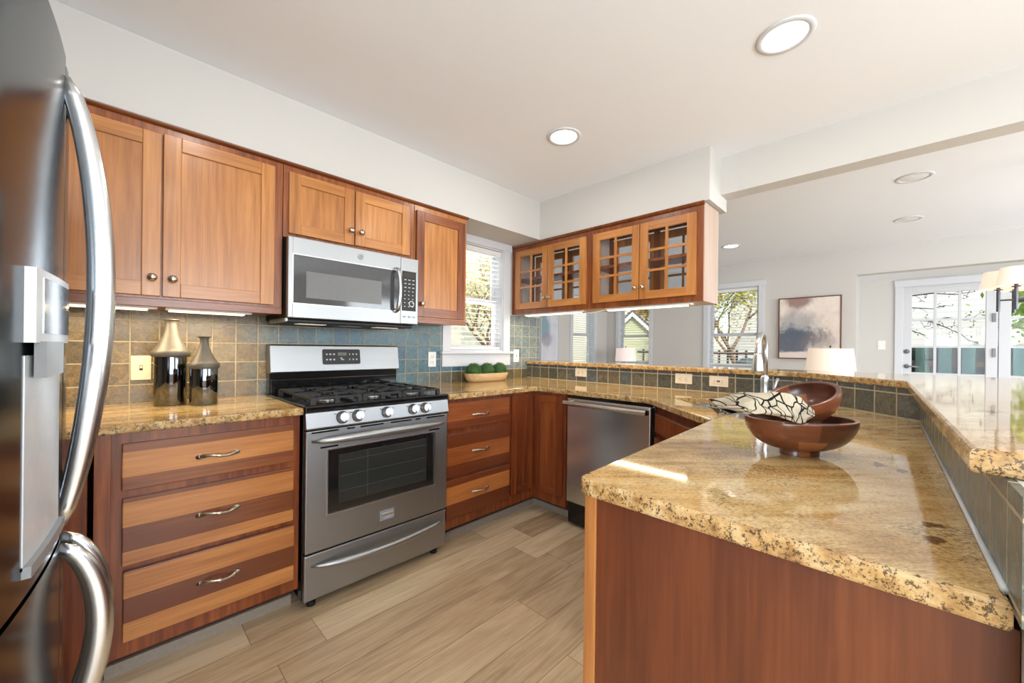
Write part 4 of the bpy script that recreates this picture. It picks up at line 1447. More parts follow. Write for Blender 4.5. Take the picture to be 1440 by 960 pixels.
# ------------------------------------------------------------------ fridge
def fridge():
    ys, xs = 1.25, -.0765                       # seam between the two doors

    def front(y):
        return xs - .21 * (y - ys) ** 2
    t = thing('refrigerator', 'stainless steel refrigerator with bowed handles and a dispenser, at the left edge', 'refrigerator', (-.5, 1.25, 0))
    MB().box(-.88, -.19, .80, 1.74, .03, 1.745, .006).build('body', 'midgrey', t)
    MB().box(-.86, -.22, .83, 1.71, 0, .03).build('base_grille', 'blackmatte', t)

    def leaf(name, a, b, z0, z1):
        m = MB()
        n = 16
        pts = [(front(a + (b - a) * k / n), a + (b - a) * k / n) for k in range(n + 1)]
        e = .012
        pts[0] = (pts[0][0] - e, pts[0][1])
        pts[-1] = (pts[-1][0] - e, pts[-1][1])
        poly = pts[:1] + [(front(a + .006) - .002, a + .006)] + pts[1:-1] + [(front(b - .006) - .002, b - .006)] + pts[-1:] + [(-.185, b), (-.185, a)]
        m.prism(poly, z0, z1)
        return m.build(name, 'fridge', t, auto=35)
    dl = leaf('door', .81, ys - .003, .80, 1.775)
    dr = leaf('door', ys + .003, 1.735, .80, 1.775)
    ll = leaf('door', .81, ys - .003, .06, .79)
    lr = leaf('door', ys + .003, 1.735, .06, .79)

    def handle(door, y, z0, z1, out, skew):
        m = MB()
        pts, rad = [], []
        n = 28
        for k in range(n + 1):
            s_ = k / n
            q = s_ ** skew
            pts.append((front(y) - .004 + out * math.sin(PI * q) ** .72, y, z1 + (z0 - z1) * s_))
            rad.append(.012 + .010 * math.sin(PI * s_) ** .5)
        m.tube(pts, rad, 16, flat=.62, up=(0, 1, 0))
        m.build('handle', 'handle_steel', door, smooth=True)
    handle(dl, ys - .035, .82, 1.73, .058, .9)
    handle(dr, ys + .035, .82, 1.73, .058, .9)
    handle(ll, ys - .035, .36, .772, .062, .8)
    handle(lr, ys + .035, .36, .772, .062, .8)
    # ice and water dispenser in the near door
    a, b = .935, 1.165
    z0, z1 = .845, 1.305

    def curve(off, z, y0=a, y1=b, n=10):
        return [(front(y0 + (y1 - y0) * k / n) + off, y0 + (y1 - y0) * k / n) for k in range(n + 1)]

    def shell(name, mat, y0, y1, z_0, z_1, o0, o1):
        m = MB()
        outer = curve(o1, 0, y0, y1)
        inner = curve(o0, 0, y0, y1)[::-1]
        m.prism(outer + inner, z_0, z_1)
        return m.build(name, mat, dl, auto=35)
    shell('dispenser_recess', 'ltgrey', a, b, z0, 1.17, -.002, .0015)
    shell('dispenser_panel', 'ltgrey', a, b, 1.19, z1, -.002, .012)
    shell('dispenser_screen', 'fridge', a + .03, b - .01, 1.205, z1 - .012, .0115, .0135)
    m = MB()
    m.prism([(front(1.0) + .001, .95), (front(1.0) + .013, .96), (front(1.1) + .013, 1.11), (front(1.1) + .001, 1.12)], 1.135, 1.192)
    m.build('dispenser_paddle', 'midgrey', dl)
    shell('drip_tray', 'midgrey', a, b, z0 - .012, z0 + .006, -.002, .010)


fridge()


# ------------------------------------------------------------------ things on the counters
M['pewter'] = plain('matte_pewter', (98, 93, 86), .5, .35)
M['mirrorglaze'] = plain('mirror_glaze', (120, 124, 130), .05, 1.0)


def vase(x, y, label, rs, rb, h, zs, rn, rr):
    t = thing('vase', label, 'vase', (x, y, CT), 'bottle shaped metallic vases')
    m = MB()
    m.lathe([(0, .001), (rb * .96, .001), (rb, .006), (rb, zs - .012), (rb * .97, zs - .004), (0, zs - .004)], (x, y, CT), 48)
    m.build('body', 'mirrorglaze', t, auto=50)
    m = MB()
    prof = [(0, zs - .014), (rs - .004, zs - .014), (rs, zs - .010), (rs, zs + .008), (rs - .006, zs + .014)]
    for k in range(1, 13):
        s_ = k / 12
        r = rn + (rs - .006 - rn) * (1 - s_) ** 1.9
        prof.append((r, zs + .014 + (h - zs - .03) * s_))
    prof += [(rn + .002, h - .010), (rr * .85, h - .004), (rr, h - .003), (rr, h), (rr - .006, h), (rn * .7, h - .01), (rn * .7, h - .06), (0, h - .06)]
    m.lathe(prof, (x, y, CT), 48)
    m.build('shoulder', 'pewter', t, smooth=True)


vase(.176, 2.345, 'taller metallic bottle vase with a wide collar, nearer the light switch', .070, .058, .386, .232, .021, .031)
vase(.286, 2.270, 'shorter metallic bottle vase with a wide collar, nearer the stove', .058, .052, .312, .178, .016, .027)

# planter
M['palewood'] = wood('pale_carved_wood', 0, (170, 132, 88), (206, 172, 124), (226, 200, 158), rough=.55, coat=0)
M['boxwood'] = None


def mat_leaf(name, dark, mid, lite, scale=60, rough=.6):
    t = NT(name)
    n = t.noise(t.coords(), scale, 3, .7)
    return t.set(color=t.ramp(n, [(.3, srgb(*dark)), (.5, srgb(*mid)), (.72, srgb(*lite))]), rough=rough)


M['boxwood'] = mat_leaf('boxwood_green', (24, 52, 18), (52, 94, 36), (96, 138, 64), 130)
px_, py_ = 2.15, 2.415
t = thing('planter', 'long oval pale wooden planter bowl below the kitchen window', 'planter', (px_, py_, CT))
m = MB()
n = 48


def oval(a, b, z):
    return [m.v((px_ + a * math.copysign(abs(math.cos(k)) ** .8, math.cos(k)), py_ + b * math.copysign(abs(math.sin(k)) ** .8, math.sin(k)), CT + z)) for k in [2 * PI * i / n for i in range(n)]]


rg = [oval(.17, .05, .0005), oval(.19, .06, .006), oval(.212, .07, .03), oval(.224, .076, .066), oval(.222, .075, .07), oval(.212, .066, .068), oval(.20, .058, .035), oval(.17, .045, .015)]
for a, b in zip(rg, rg[1:]):
    for i in range(n):
        m.bm.faces.new((a[i], a[(i + 1) % n], b[(i + 1) % n], b[i]))
m.bm.faces.new(rg[0])
m.bm.faces.new(rg[-1])
m.build('bowl', 'palewood', t, auto=50)
for i, (lab, dx) in enumerate((('left', -.14), ('middle', 0), ('right', .14))):
    random.seed(40 + i)
    b = bmesh.new()
    bmesh.ops.create_icosphere(b, subdivisions=4, radius=.059)
    m = MB()
    c = Vector((px_ + dx, py_, CT + .018 + .068))
    # clipped leaves all over a ball
    for v in b.verts:
        d = v.co.normalized()
        for q in range(2):
            p = c + d * (.057 + random.random() * .009) + Vector([random.uniform(-.004, .004) for _ in range(3)])
            a = d.orthogonal().normalized()
            a = Matrix.Rotation(random.uniform(0, 6.28), 3, d) @ a
            w_ = d.cross(a)
            tip = p + a * .0075 + d * .004
            m.bm.faces.new([m.v(p - w_ * .003), m.v(tip), m.v(p + w_ * .003), m.v(p - a * .005)])
    core = [m.v(c + v.co * .985) for v in b.verts]
    for f in b.faces:
        m.bm.faces.new([core[v.index] for v in f.verts])
    b.free()
    o = m.build('boxwood_ball', 'boxwood', recalc=False)
    tag(o, 'clipped green boxwood ball, %s of the three in the wooden planter' % lab, 'plant', 'boxwood balls in the planter')


# electrical plates
def plate(F, label, kind, mat, w=.07, h=.114, horizontal=False, group='wall plates', name=None, cat=None):
    nm = {'toggle': 'light_switch', 'outlet': 'power_outlet', 'gfci': 'power_outlet', 'rocker': 'light_switch'}[kind]
    o = F.translation
    t = thing(nm, label, 'light switch' if 'switch' in nm else 'outlet', tuple(o), group)
    if horizontal:
        F = F @ Matrix.Rotation(R(90), 4, 'Y')
    MB(F).box(-w / 2, w / 2, -.006, 0, -h / 2, h / 2, .0025).build('cover', mat, t)
    if kind == 'toggle':
        MB(F).box(-.006, .006, -.0065, -.004, -.012, .012).build('slot', 'slot', t)
        MB(F).box(-.0045, .0045, -.016, -.006, -.002, .009, .001).build('toggle', mat, t)
        m = MB(F)
        for z in (-.03, .03):
            m.box(-.003, .003, -.0068, -.005, z - .003, z + .003, .001)
        m.build('screw', 'nickel', t)
    elif kind == 'rocker':
        MB(F).box(-.0165, .0165, -.0085, -.005, -.033, .033, .0015).build('rocker', mat, t)
    elif kind == 'gfci':
        MB(F).box(-.0165, .0165, -.008, -.005, -.033, .033, .0015).build('face', mat, t)
        m = MB(F)
        m.box(-.006, .006, -.0088, -.007, -.009, -.001).box(-.006, .006, -.0088, -.007, .001, .009)
        for z in (-.023, .023):
            m.box(-.007, -.005, -.0084, -.007, z - .004, z + .004).box(.005, .007, -.0084, -.007, z - .004, z + .004)
        m.build('slot', 'slot', t)
    else:
        for z in (-.0195, .0195):
            MB(F).box(-.016, .016, -.0078, -.005, z - .0135, z + .0135, .003).build('receptacle', mat, t)
        m = MB(F)
        for z in (-.0195, .0195):
            m.box(-.008, -.0055, -.0084, -.007, z - .002, z + .007).box(.0055, .008, -.0084, -.007, z - .002, z + .007)
            m.box(-.0025, .0025, -.0084, -.007, z - .0095, z - .005)
        m.build('slot', 'slot', t)
    return t


def FW(x, z):
    return frame((x, WY - BS, z), (1, 0, 0), (0, 1, 0))


def FL(y, z):
    return frame((LX - .008, y, z), (0, -1, 0), (1, 0, 0))


plate(FW(.084, 1.078), 'ivory toggle light switch on the brown tiles left of the vases', 'toggle', 'ivory')
plate(FW(1.690, 1.098), 'white power outlet on the blue tiles between stove and kitchen window', 'outlet', 'whiteplate')
plate(FW(2.606, 1.12), 'white wall plate on the pale tiles right of the kitchen window', 'gfci', 'whiteplate')
plate(FL(1.911, .992), 'almond outlet set sideways on the bar tiles, below the blind on the dining side', 'outlet', 'almond', horizontal=True)
plate(FL(1.062, .993), 'almond outlet set sideways on the bar tiles, above the corner of the dishwasher counter', 'outlet', 'almond', horizontal=True)
plate(FL(.838, .990), 'almond switch plate set sideways on the bar tiles, just left of the faucet', 'gfci', 'almond', horizontal=True)
plate(frame((DX, .175, 1.285), (0, -1, 0), (1, 0, 0)), 'white light switch on the grey wall left of the patio door', 'rocker', 'whiteplate', w=.075, h=.118)


# wooden bowls and cloth
def mat_bowl():
    t = NT('acacia_blocks')
    co = t.coords()
    x, y, z = t.sep(co)[:3]
    ang = t.math('ARCTAN2', y, x)
    zz = t.math('FLOOR', t.math('MULTIPLY', z, 21.0))
    u = t.math('ADD', t.math('MULTIPLY', ang, 1.35), t.math('MULTIPLY', zz, .37))
    idv = t.n('CombineXYZ', {0: t.math('FLOOR', u), 1: zz}).outputs[0]
    rn = t.n('TexWhiteNoise', {'Vector': idv}, noise_dimensions='2D').outputs[0]
    g = t.noise(t.mapping(co, (14, 14, 110)), 1, 4, .6, .8)
    v = t.math('ADD', t.math('MULTIPLY', rn, .66), t.math('MULTIPLY', g, .34))
    c = t.ramp(v, [(.2, srgb(58, 30, 20)), (.42, srgb(90, 48, 30)), (.6, srgb(122, 68, 40)), (.8, srgb(152, 92, 52))])
    return t.set(color=c, rough=.28, coat=.3, coat_rough=.15)


M['bowlwood'] = mat_bowl()


def bowl(name, label, loc, R_, H, rot, foot, thick=.011, squash=1.0):
    base = tuple(loc)
    prof = []
    if foot:
        prof += [(0, 0), (foot, 0), (foot * 1.0, .010), (foot * .93, .015)]
        zb = .015
    else:
        prof += [(0, 0)]
        zb = 0
    n = 14
    r0 = foot * .93 if foot else 0
    for k in range(1, n + 1):
        a = (PI / 2) * k / n
        prof.append((r0 + (R_ - r0) * math.sin(a), zb + (H - zb) * (1 - math.cos(a)) ** 1.0))
    prof.append((R_ - thick * .35, H + .002))
    prof.append((R_ - thick, H - .001))
    for k in range(n, 0, -1):
        a = (PI / 2) * k / n
        prof.append((max(0, (R_ - thick)) * math.sin(a), zb + thick * .9 + (H - zb - thick) * (1 - math.cos(a))))
    prof.append((0, zb + thick * .9))
    m = MB()
    m.lathe(prof, n=72)
    for v in m.bm.verts:
        v.co.y *= squash
    o = m.build(name, 'bowlwood', auto=60)
    o.location = loc
    o.rotation_euler = rot
    tag(o, label, 'bowl', 'segmented wooden bowls')
    return o


BXY = (1.2916, .1905)
bowl('wooden_bowl', 'large oval footed wooden salad bowl standing on the peninsula counter', (BXY[0], BXY[1], CT + .0005), .137, .096, (0, 0, YAW - R(90)), .048, .011, .72)
right = Vector((math.sin(YAW), -math.cos(YAW), 0))
fwd = Vector((math.cos(YAW), math.sin(YAW), 0))
small = bowl('wooden_bowl', 'smaller wooden bowl tilted on top of the large footed bowl', (0, 0, 0), .089, .076, (0, 0, 0), 0)
ax = (Vector((0, 0, 1)) - right * .42 - fwd * .10).normalized()
q = Vector((0, 0, 1)).rotation_difference(ax)
small.rotation_mode = 'QUATERNION'
small.rotation_quaternion = q
rim_c = Vector((BXY[0], BXY[1], CT + .157)) + right * .007 + fwd * .010
small.location = rim_c - ax * .076


def mat_cloth():
    t = NT('cream_cloth_black_lines')
    uv = t.n('UVMap').outputs[0]
    d = t.n('TexNoise', {'Vector': uv, 'Scale': 3.0, 'Detail': 2.0})
    w = t.n('VectorMath', {0: uv, 1: t.n('VectorMath', {0: d.outputs['Color'], 'Scale': .22}, operation='SCALE').outputs[0]}, operation='ADD').outputs[0]
    lines = None
    for sc, off, th in ((5.5, (0, 0, 0), .05), (4.0, (3.3, 1.7, 0), .045)):
        vo = t.n('TexVoronoi', {'Vector': t.mapping(w, (1, 1, 1), (0, 0, .6), off), 'Scale': sc}, feature='DISTANCE_TO_EDGE', voronoi_dimensions='2D').outputs[0]
        l = t.n('MapRange', {0: vo, 1: th * .6, 2: th, 3: 1.0, 4: 0.0}).outputs[0]
        lines = l if lines is None else t.math('MAXIMUM', lines, l)
    n = t.noise(uv, 60, 2)
    base = t.ramp(n, [(.3, srgb(172, 160, 138)), (.7, srgb(192, 182, 160))])
    c = t.mix(lines, base, srgb(26, 24, 26))
    wv = t.noise(t.mapping(uv, (240, 240, 1)), 1, 1)
    return t.set(color=c, rough=.9, spec=.1, normal=t.bump(wv, .2, .001))


M['cloth'] = mat_cloth()


def cloth():
    """a napkin folded in soft layers, lying out of the big bowl and over its rim"""
    m = MB()
    uvs = {}
    o3 = Vector((BXY[0], BXY[1], 0))
    # centre line from inside the bowl (right) out over the left rim; (right, fwd, z)
    line = [(-.016, -.070, 1.036), (-.05, -.076, 1.045), (-.09, -.076, 1.053), (-.125, -.066, 1.060), (-.160, -.045, 1.060), (-.192, -.025, 1.050), (-.217, -.008, 1.036)]
    wid = [.006, .018, .028, .040, .054, .064, .064]

    def samp(arr, s_):
        f = s_ * (len(arr) - 1)
        i = min(int(f), len(arr) - 2)
        k = f - i
        k = k * k * (3 - 2 * k) * .5 + k * .5
        a, b = arr[i], arr[i + 1]
        if isinstance(a, tuple):
            return Vector([a[j] + (b[j] - a[j]) * k for j in range(3)])
        return a + (b - a) * k
    NU, NV = 60, 84
    grid = []
    rnd = random.Random(3)
    ph = [rnd.uniform(0, 6) for _ in range(8)]
    for i in range(NU + 1):
        s_ = i / NU
        c = samp(line, s_)
        w = samp(wid, s_)
        row = []
        for j in range(NV):
            a = 2 * PI * j / NV
            # flattened roll with pleats; lower side hangs over the rim toward the viewer
            rr = 1 + .13 * math.sin(3 * a + 5 * s_ + ph[0]) + .09 * math.sin(5 * a - 9 * s_ + ph[1]) + .05 * math.sin(9 * a + 7 * s_ + ph[2])
            y = math.cos(a) * w * rr
            z = math.sin(a) * (.023 + .006 * math.sin(4 * s_ + 1)) * rr * min(1, .25 + s_ * 4)
            drop = max(0, -math.cos(a)) ** 1.5 * (.016 * math.sin(PI * min(1, s_ * 1.1)) + .004)
            z -= drop
            end = max(0, s_ - .86) / .14
            y *= 1 + .25 * end * math.sin(4 * a + ph[3])
            z *= 1 + .6 * end * math.cos(3 * a + ph[4])
            p = o3 + right * (c.x + .012 * end * math.sin(5 * a)) + fwd * (c.y + y + .006 * math.sin(12 * s_ + ph[5])) + Vector((0, 0, c.z + z - 0.0))
            v = m.v(p)
            uvs[v] = (s_ * 1.15, j / NV * .9)
            row.append(v)
        grid.append(row)
    for i in range(NU):
        for j in range(NV):
            m.bm.faces.new((grid[i][j], grid[i + 1][j], grid[i + 1][(j + 1) % NV], grid[i][(j + 1) % NV]))
    for g, s_ in ((grid[0], 0), (grid[-1], 1.15)):
        cen = m.v(sum((v.co for v in g), Vector()) / NV)
        uvs[cen] = (s_, .45)
        for j in range(NV):
            m.bm.faces.new((g[j], g[(j + 1) % NV], cen))
    lay = m.bm.loops.layers.uv.new('UVMap')
    for f in m.bm.faces:
        us = [uvs[l.vert] for l in f.loops]
        wrap = max(u[1] for u in us) - min(u[1] for u in us) > .5
        for l, u in zip(f.loops, us):
            l[lay].uv = (u[0], u[1] + .9 if wrap and u[1] < .3 else u[1])
    o = m.build('dish_towel', 'cloth', smooth=True)
    tag(o, 'cream cloth napkin with black line pattern draped over the rim of the wooden bowls', 'cloth')


cloth()


# ------------------------------------------------------------------ dining side
def mat_art(name, kind):
    t = NT(name)
    co = t.n('TexCoord').outputs['Generated']
    x, y, z = t.sep(co)[:3]
    u = t.math('SUBTRACT', 1, y) if kind == 'storm' else x
    n1 = t.noise(co, 3.5, 5, .6, .4)
    n2 = t.noise(co, 9, 5, .65, .6)

    def blob(cu, cz, ru, rz, soft, amp):
        a = t.math('DIVIDE', t.math('SUBTRACT', u, cu), ru)
        b = t.math('DIVIDE', t.math('SUBTRACT', z, cz), rz)
        d = t.math('SQRT', t.math('ADD', t.math('MULTIPLY', a, a), t.math('MULTIPLY', b, b)))
        d = t.math('ADD', d, t.math('MULTIPLY', t.math('SUBTRACT', n1, .5), amp))
        d = t.math('ADD', d, t.math('MULTIPLY', t.math('SUBTRACT', n2, .5), amp * .5))
        return t.n('MapRange', {0: d, 1: 1 - soft, 2: 1 + soft, 3: 1.0, 4: 0.0}, interpolation_type='SMOOTHSTEP').outputs[0]
    if kind == 'storm':
        c = t.ramp(n1, [(.3, srgb(226, 208, 196)), (.6, srgb(238, 226, 216))])
        c = t.mix(t.math('MULTIPLY', blob(.33, 1.0, .24, .16, .35, 1.0), .85), c, srgb(140, 104, 98))
        c = t.mix(t.math('MULTIPLY', blob(.28, .52, .36, .26, .5, 1.5), .6), c, srgb(128, 136, 146))
        c = t.mix(t.math('MULTIPLY', blob(.20, .30, .50, .24, .30, 1.3), .92), c, srgb(78, 90, 108))
        c = t.mix(t.math('MULTIPLY', blob(.66, .27, .26, .16, .45, 1.4), .6), c, srgb(128, 118, 118))
        c = t.mix(blob(.5, .0, .9, .10, .15, .5), c, srgb(232, 218, 210))
    else:
        c = t.ramp(n1, [(.3, srgb(206, 210, 222)), (.6, srgb(222, 224, 232))])
        c = t.mix(t.math('MULTIPLY', blob(.12, .66, .36, .22, .35, 1.0), .85), c, srgb(124, 160, 176))
        c = t.mix(t.math('MULTIPLY', blob(.28, .42, .30, .10, .4, 1.2), .7), c, srgb(158, 146, 166))
    return t.set(color=c, rough=.7)


M['art_storm'] = mat_art('abstract_storm_paint', 'storm')
M['art_blue'] = mat_art('abstract_blue_paint', 'blue')
M['copper'] = plain('copper_frame', (122, 84, 66), .35, .3)


def picture(label, axis, pos, a0, a1, z0, z1, art, fr='copper'):
    base = (pos, (a0 + a1) / 2, z0) if axis == 'x' else ((a0 + a1) / 2, pos, z0)
    t = thing('framed_painting', label, 'painting', base, 'abstract paintings')
    F = frame((pos, 0, 0), (0, -1, 0), (1, 0, 0)) if axis == 'x' else frame((0, pos, 0), (1, 0, 0), (0, 1, 0))
    u0, u1 = (-a1, -a0) if axis == 'x' else (a0, a1)
    f = .010
    m = MB(F)
    m.box(u0, u0 + f, -.04, -.001, z0, z1).box(u1 - f, u1, -.04, -.001, z0, z1).box(u0 + f, u1 - f, -.04, -.001, z0, z0 + f).box(u0 + f, u1 - f, -.04, -.001, z1 - f, z1)
    m.build('frame', fr, t)
    MB(F).box(u0 + f + .003, u1 - f - .003, -.034, -.004, z0 + f + .003, z1 - f - .003).build('canvas', art, t)


picture('copper framed abstract painting with a dark blue grey cloud, on the far dining wall', 'x', FX, .515, 1.165, 1.094, 1.892, 'art_storm')
picture('pale blue and mauve canvas on the dining side wall, beside the end of the tiles', 'y', DY, 4.405, 4.828, .92, 1.86, 'art_blue', 'white')

M['lampbase'] = plain('grey_ceramic', (150, 152, 156), .25)
M['darkwood'] = wood('walnut', 0, (50, 32, 22), (74, 48, 32), (96, 64, 44), rough=.4)


def table_lamp(x, y, ztab, z0, z1, r0, r1, label, mat):
    t = thing('table_lamp', label, 'lamp', (x, y, ztab), 'table lamps with drum shades')
    m = MB()
    m.lathe([(r0, z0), (r1, z1), (r1 - .003, z1), (r0 - .003, z0)], (x, y, 0), 56, closed=True)
    m.build('lamp_shade', mat, t, auto=60)
    m = MB()
    h = z0 - ztab
    m.lathe([(0, .0005), (.075, .0005), (.075, .012), (.02, .02), (.05, h * .25), (.062, h * .45), (.045, h * .7), (.014, h * .86), (.010, h * .9), (.010, h + .08), (0, h + .08)], (x, y, ztab), 32)
    m.build('lamp_base', 'lampbase', t, smooth=True)
    m = MB()
    m.tube([(x, y, z0 + .06), (x, y, z1 + .018)], .003, 8)
    m.lathe([(0, 0), (.009, .004), (.009, .014), (0, .02)], (x, y, z1 + .012), 14)
    for a in range(3):
        m.tube([(x, y, z1 - .006), (x + (r1 - .002) * math.cos(a * 2.094), y + (r1 - .002) * math.sin(a * 2.094), z1 - .006)], .0015, 6)
    m.build('finial', 'blackmatte', t)
    m = MB()
    m.lathe([(0, 0), (.02, .01), (.03, .04), (.02, .07), (0, .08)], (x, y, z0 + .06), 16)
    m.build('bulb', 'bulb', t, smooth=True)
    light('lamp_glow', 'POINT', (x, y, z0 + .11), (0, 0, 0), 1.2, (1, .8, .62), t, shadow_soft_size=.03)


def end_table(x, y, z, label):
    t = thing('end_table', label, 'table', (x, y, 0), 'small walnut end tables')
    MB().box(x - .22, x + .22, y - .22, y + .22, z - .03, z, .004).build('tabletop', 'darkwood', t)
    for sx in (-1, 1):
        for sy in (-1, 1):
            MB().box(x + sx * .19 - .018, x + sx * .19 + .018, y + sy * .19 - .018, y + sy * .19 + .018, 0, z - .03, .002).build('leg', 'darkwood', t)
    MB().box(x - .2, x + .2, y - .2, y + .2, .18, .20, .002).build('shelf', 'darkwood', t)


end_table(5.04, .50, .58, 'small walnut end table under the lamp in front of the framed painting')
end_table(5.85, 3.18, .58, 'small walnut end table under the lamp at the dining window')
table_lamp(5.04, .50, .58, 1.005, 1.222, .20, .178, 'lit white drum lamp standing in front of the framed painting', 'shade_lit')
table_lamp(5.85, 3.18, .58, 1.0, 1.212, .165, .15, 'pale pink drum lamp standing in front of the far window', 'shade_cool')

# chandelier
cx, cy = 4.116, -.695
M['darkmetal'] = plain('dark_pewter_metal', (92, 96, 104), .35, .6)
t = thing('chandelier', 'dark metal chandelier with small lit fabric shades, at the right edge', 'chandelier', (cx, cy, CH))
m = MB()
m.lathe([(0, 0), (.06, 0), (.06, -.02), (.012, -.03), (.012, -.45), (.008, -.46), (.008, CH * 0 - .80), (.022, -.82), (.03, -.88), (.022, -.94), (0, -.96)], (cx, cy, CH), 24)
m.build('stem', 'darkmetal', t, smooth=True)
a0 = math.atan2(-.461 - cy, 4.14 - cx)
for k in range(8):
    a = a0 + k * PI / 4
    x, y = cx + .235 * math.cos(a), cy + .235 * math.sin(a)
    m = MB()
    m.tube([(cx + .015 * math.cos(a), cy + .015 * math.sin(a), 1.545), (x, y, 1.545)], .006, 10)
    m.tube([(x, y, 1.47), (x, y, 1.65)], .009, 12)
    m.lathe([(0, 0), (.022, 0), (.018, .006), (0, .006)], (x, y, 1.612), 16)
    m.build('arm', 'darkmetal', t)
    m = MB()
    m.lathe([(.085, 1.622), (.066, 1.734), (.064, 1.734), (.083, 1.622)], (x, y, 0), 36, closed=True)
    m.build('lamp_shade', 'shade_chand', t, auto=60)


# ------------------------------------------------------------------ outside
GZ = -.45
M['ground'] = mat_leaf('lawn', (96, 110, 60), (132, 140, 84), (168, 168, 116), 8)
struct(MB().box(-20, 40, -25, 30, GZ - .1, GZ).build('ground', 'ground'))


def mat_siding(name, rgb, pitch=.14):
    t = NT(name)
    z = t.sep(t.world())[2]
    f = t.math('FRACT', t.math('DIVIDE', z, pitch))
    c = srgb(*rgb)
    n = t.noise(t.world(), 1.2, 3)
    col = t.mix(n, tuple(v * .93 for v in c[:3]) + (1,), c)
    line = t.math('LESS_THAN', f, .09)
    col = t.mix(t.math('MULTIPLY', line, .35), col, tuple(v * .5 for v in c[:3]) + (1,))
    return t.set(color=col, rough=.8, normal=t.bump(f, .5, .02))


M['siding_w'] = mat_siding('white_clapboard', (244, 240, 234))
M['siding_g'] = mat_siding('pale_green_clapboard', (206, 206, 168), .13)
M['siding_s'] = mat_siding('pale_sage_clapboard', (244, 240, 220), .16)
M['roof'] = plain('brown_shingle', (104, 92, 82), .9, nscale=30, namt=.3)
M['whitetrim'] = plain('outdoor_white_trim', (240, 240, 238), .6)


def house(label, x0, x1, y0, y1, h, mat, win=()):
    t = thing('neighbor_house', label, 'house', ((x0 + x1) / 2, (y0 + y1) / 2, GZ), 'neighbouring houses')
    MB().box(x0, x1, y0, y1, GZ, h).build('walls', mat, t)
    xm = (x0 + x1) / 2
    m = MB()
    m.prism([(x0 - .4, 0), (xm, 2.2), (x1 + .4, 0)], y0 - .3, y1 + .3)
    m.bm.transform(Matrix(((1, 0, 0, 0), (0, 0, 1, 0), (0, 1, 0, h), (0, 0, 0, 1))))
    m.build('roof', 'roof', t)
    for (wy, wz) in win:
        w = MB().box(x0 - .04, x0, wy - .5, wy + .5, wz, wz + 1.3).build('window', 'whitetrim', t)
        MB().box(x0 - .05, x0 - .03, wy - .43, wy + .43, wz + .07, wz + 1.23).build('glass', 'bglass', w)
    return t


house('white clapboard house seen through the patio door, behind the board fence', 15.0, 22, -7.5, 4.2, 5.2, 'siding_w', ((-4.5, 2.6),))
house('pale sage clapboard house filling the kitchen window view', -1.0, 14.2, 9.6, 15, 5.0, 'siding_s')

# gabled shed
t = thing('garden_shed', 'pale green gabled shed seen through the window behind the pink lamp', 'shed', (15, 7.35, GZ))
m = MB()
m.prism([(6.35, GZ), (8.35, GZ), (8.35, 1.66), (7.35, 2.62), (6.35, 1.66)], 14.0, 17.0)
m.bm.transform(Matrix(((0, 0, 1, 0), (1, 0, 0, 0), (0, 1, 0, 0), (0, 0, 0, 1))))
m.build('walls', 'siding_g', t)
m = MB()
for sg in (-1, 1):
    m.prism([(7.35, 2.62), (7.35, 2.74), (7.35 + sg * 1.22, 1.57), (7.35 + sg * 1.22, 1.45)], 13.86, 17.1)
m.bm.transform(Matrix(((0, 0, 1, 0), (1, 0, 0, 0), (0, 1, 0, 0), (0, 0, 0, 1))))
m.build('roof', 'roof', t)
m = MB()
for sg in (-1, 1):
    m.prism([(7.35, 2.46), (7.35, 2.62), (7.35 + sg * 1.22, 1.45), (7.35 + sg * 1.22, 1.30)], 13.84, 13.9)
m.bm.transform(Matrix(((0, 0, 1, 0), (1, 0, 0, 0), (0, 1, 0, 0), (0, 0, 0, 1))))
m.build('rake_board', 'whitetrim', t)

shed_turn = Matrix.Translation((14, 7.35, 0)) @ Matrix.Rotation(R(27.0), 4, 'Z') @ Matrix.Translation((-14, -7.35, 0))
for ch in t.children:
    ch.data.transform(Matrix.Translation(-Vector(t['base'])) @ shed_turn @ Matrix.Translation(Vector(t['base'])))

# weathered board fence behind the patio door
t = thing('board_fence', 'weathered teal board fence across the patio door view', 'fence', (10.5, -1.4, GZ))
MB().box(10.53, 10.58, -4.6, 1.2, .95, 1.05).box(10.53, 10.58, -4.6, 1.2, 0, .1).build('rail', 'darkwood', t)
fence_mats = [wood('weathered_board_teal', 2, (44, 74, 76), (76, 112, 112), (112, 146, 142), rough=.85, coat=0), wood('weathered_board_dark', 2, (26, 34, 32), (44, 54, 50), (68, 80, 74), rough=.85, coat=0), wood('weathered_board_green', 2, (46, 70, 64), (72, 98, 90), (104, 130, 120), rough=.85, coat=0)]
rnd = random.Random(11)
y = -4.6
k = 0
while y < 1.15:
    w = .15 + rnd.random() * .03
    m = MB()
    back = k % 2
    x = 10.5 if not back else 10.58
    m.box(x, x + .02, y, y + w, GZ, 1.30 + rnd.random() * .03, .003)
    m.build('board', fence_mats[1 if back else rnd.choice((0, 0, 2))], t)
    y += w * .86
    k += 1

# metal yard fence behind the left dining window
t = thing('railing_fence', 'dark yard railing behind the blind, under the bare branches', 'fence', (10.6, 3.2, GZ))
m = MB()
m.box(10.6, 10.64, 1.35, 5.4, 1.10, 1.16).box(10.6, 10.64, 1.35, 5.4, .0, .06)
m.build('rail', 'darkwood', t)
for k in range(20):
    yy = 1.4 + k * .2
    MB().box(10.605, 10.635, yy, yy + .045, GZ, 1.2).build('picket', 'darkwood', t)
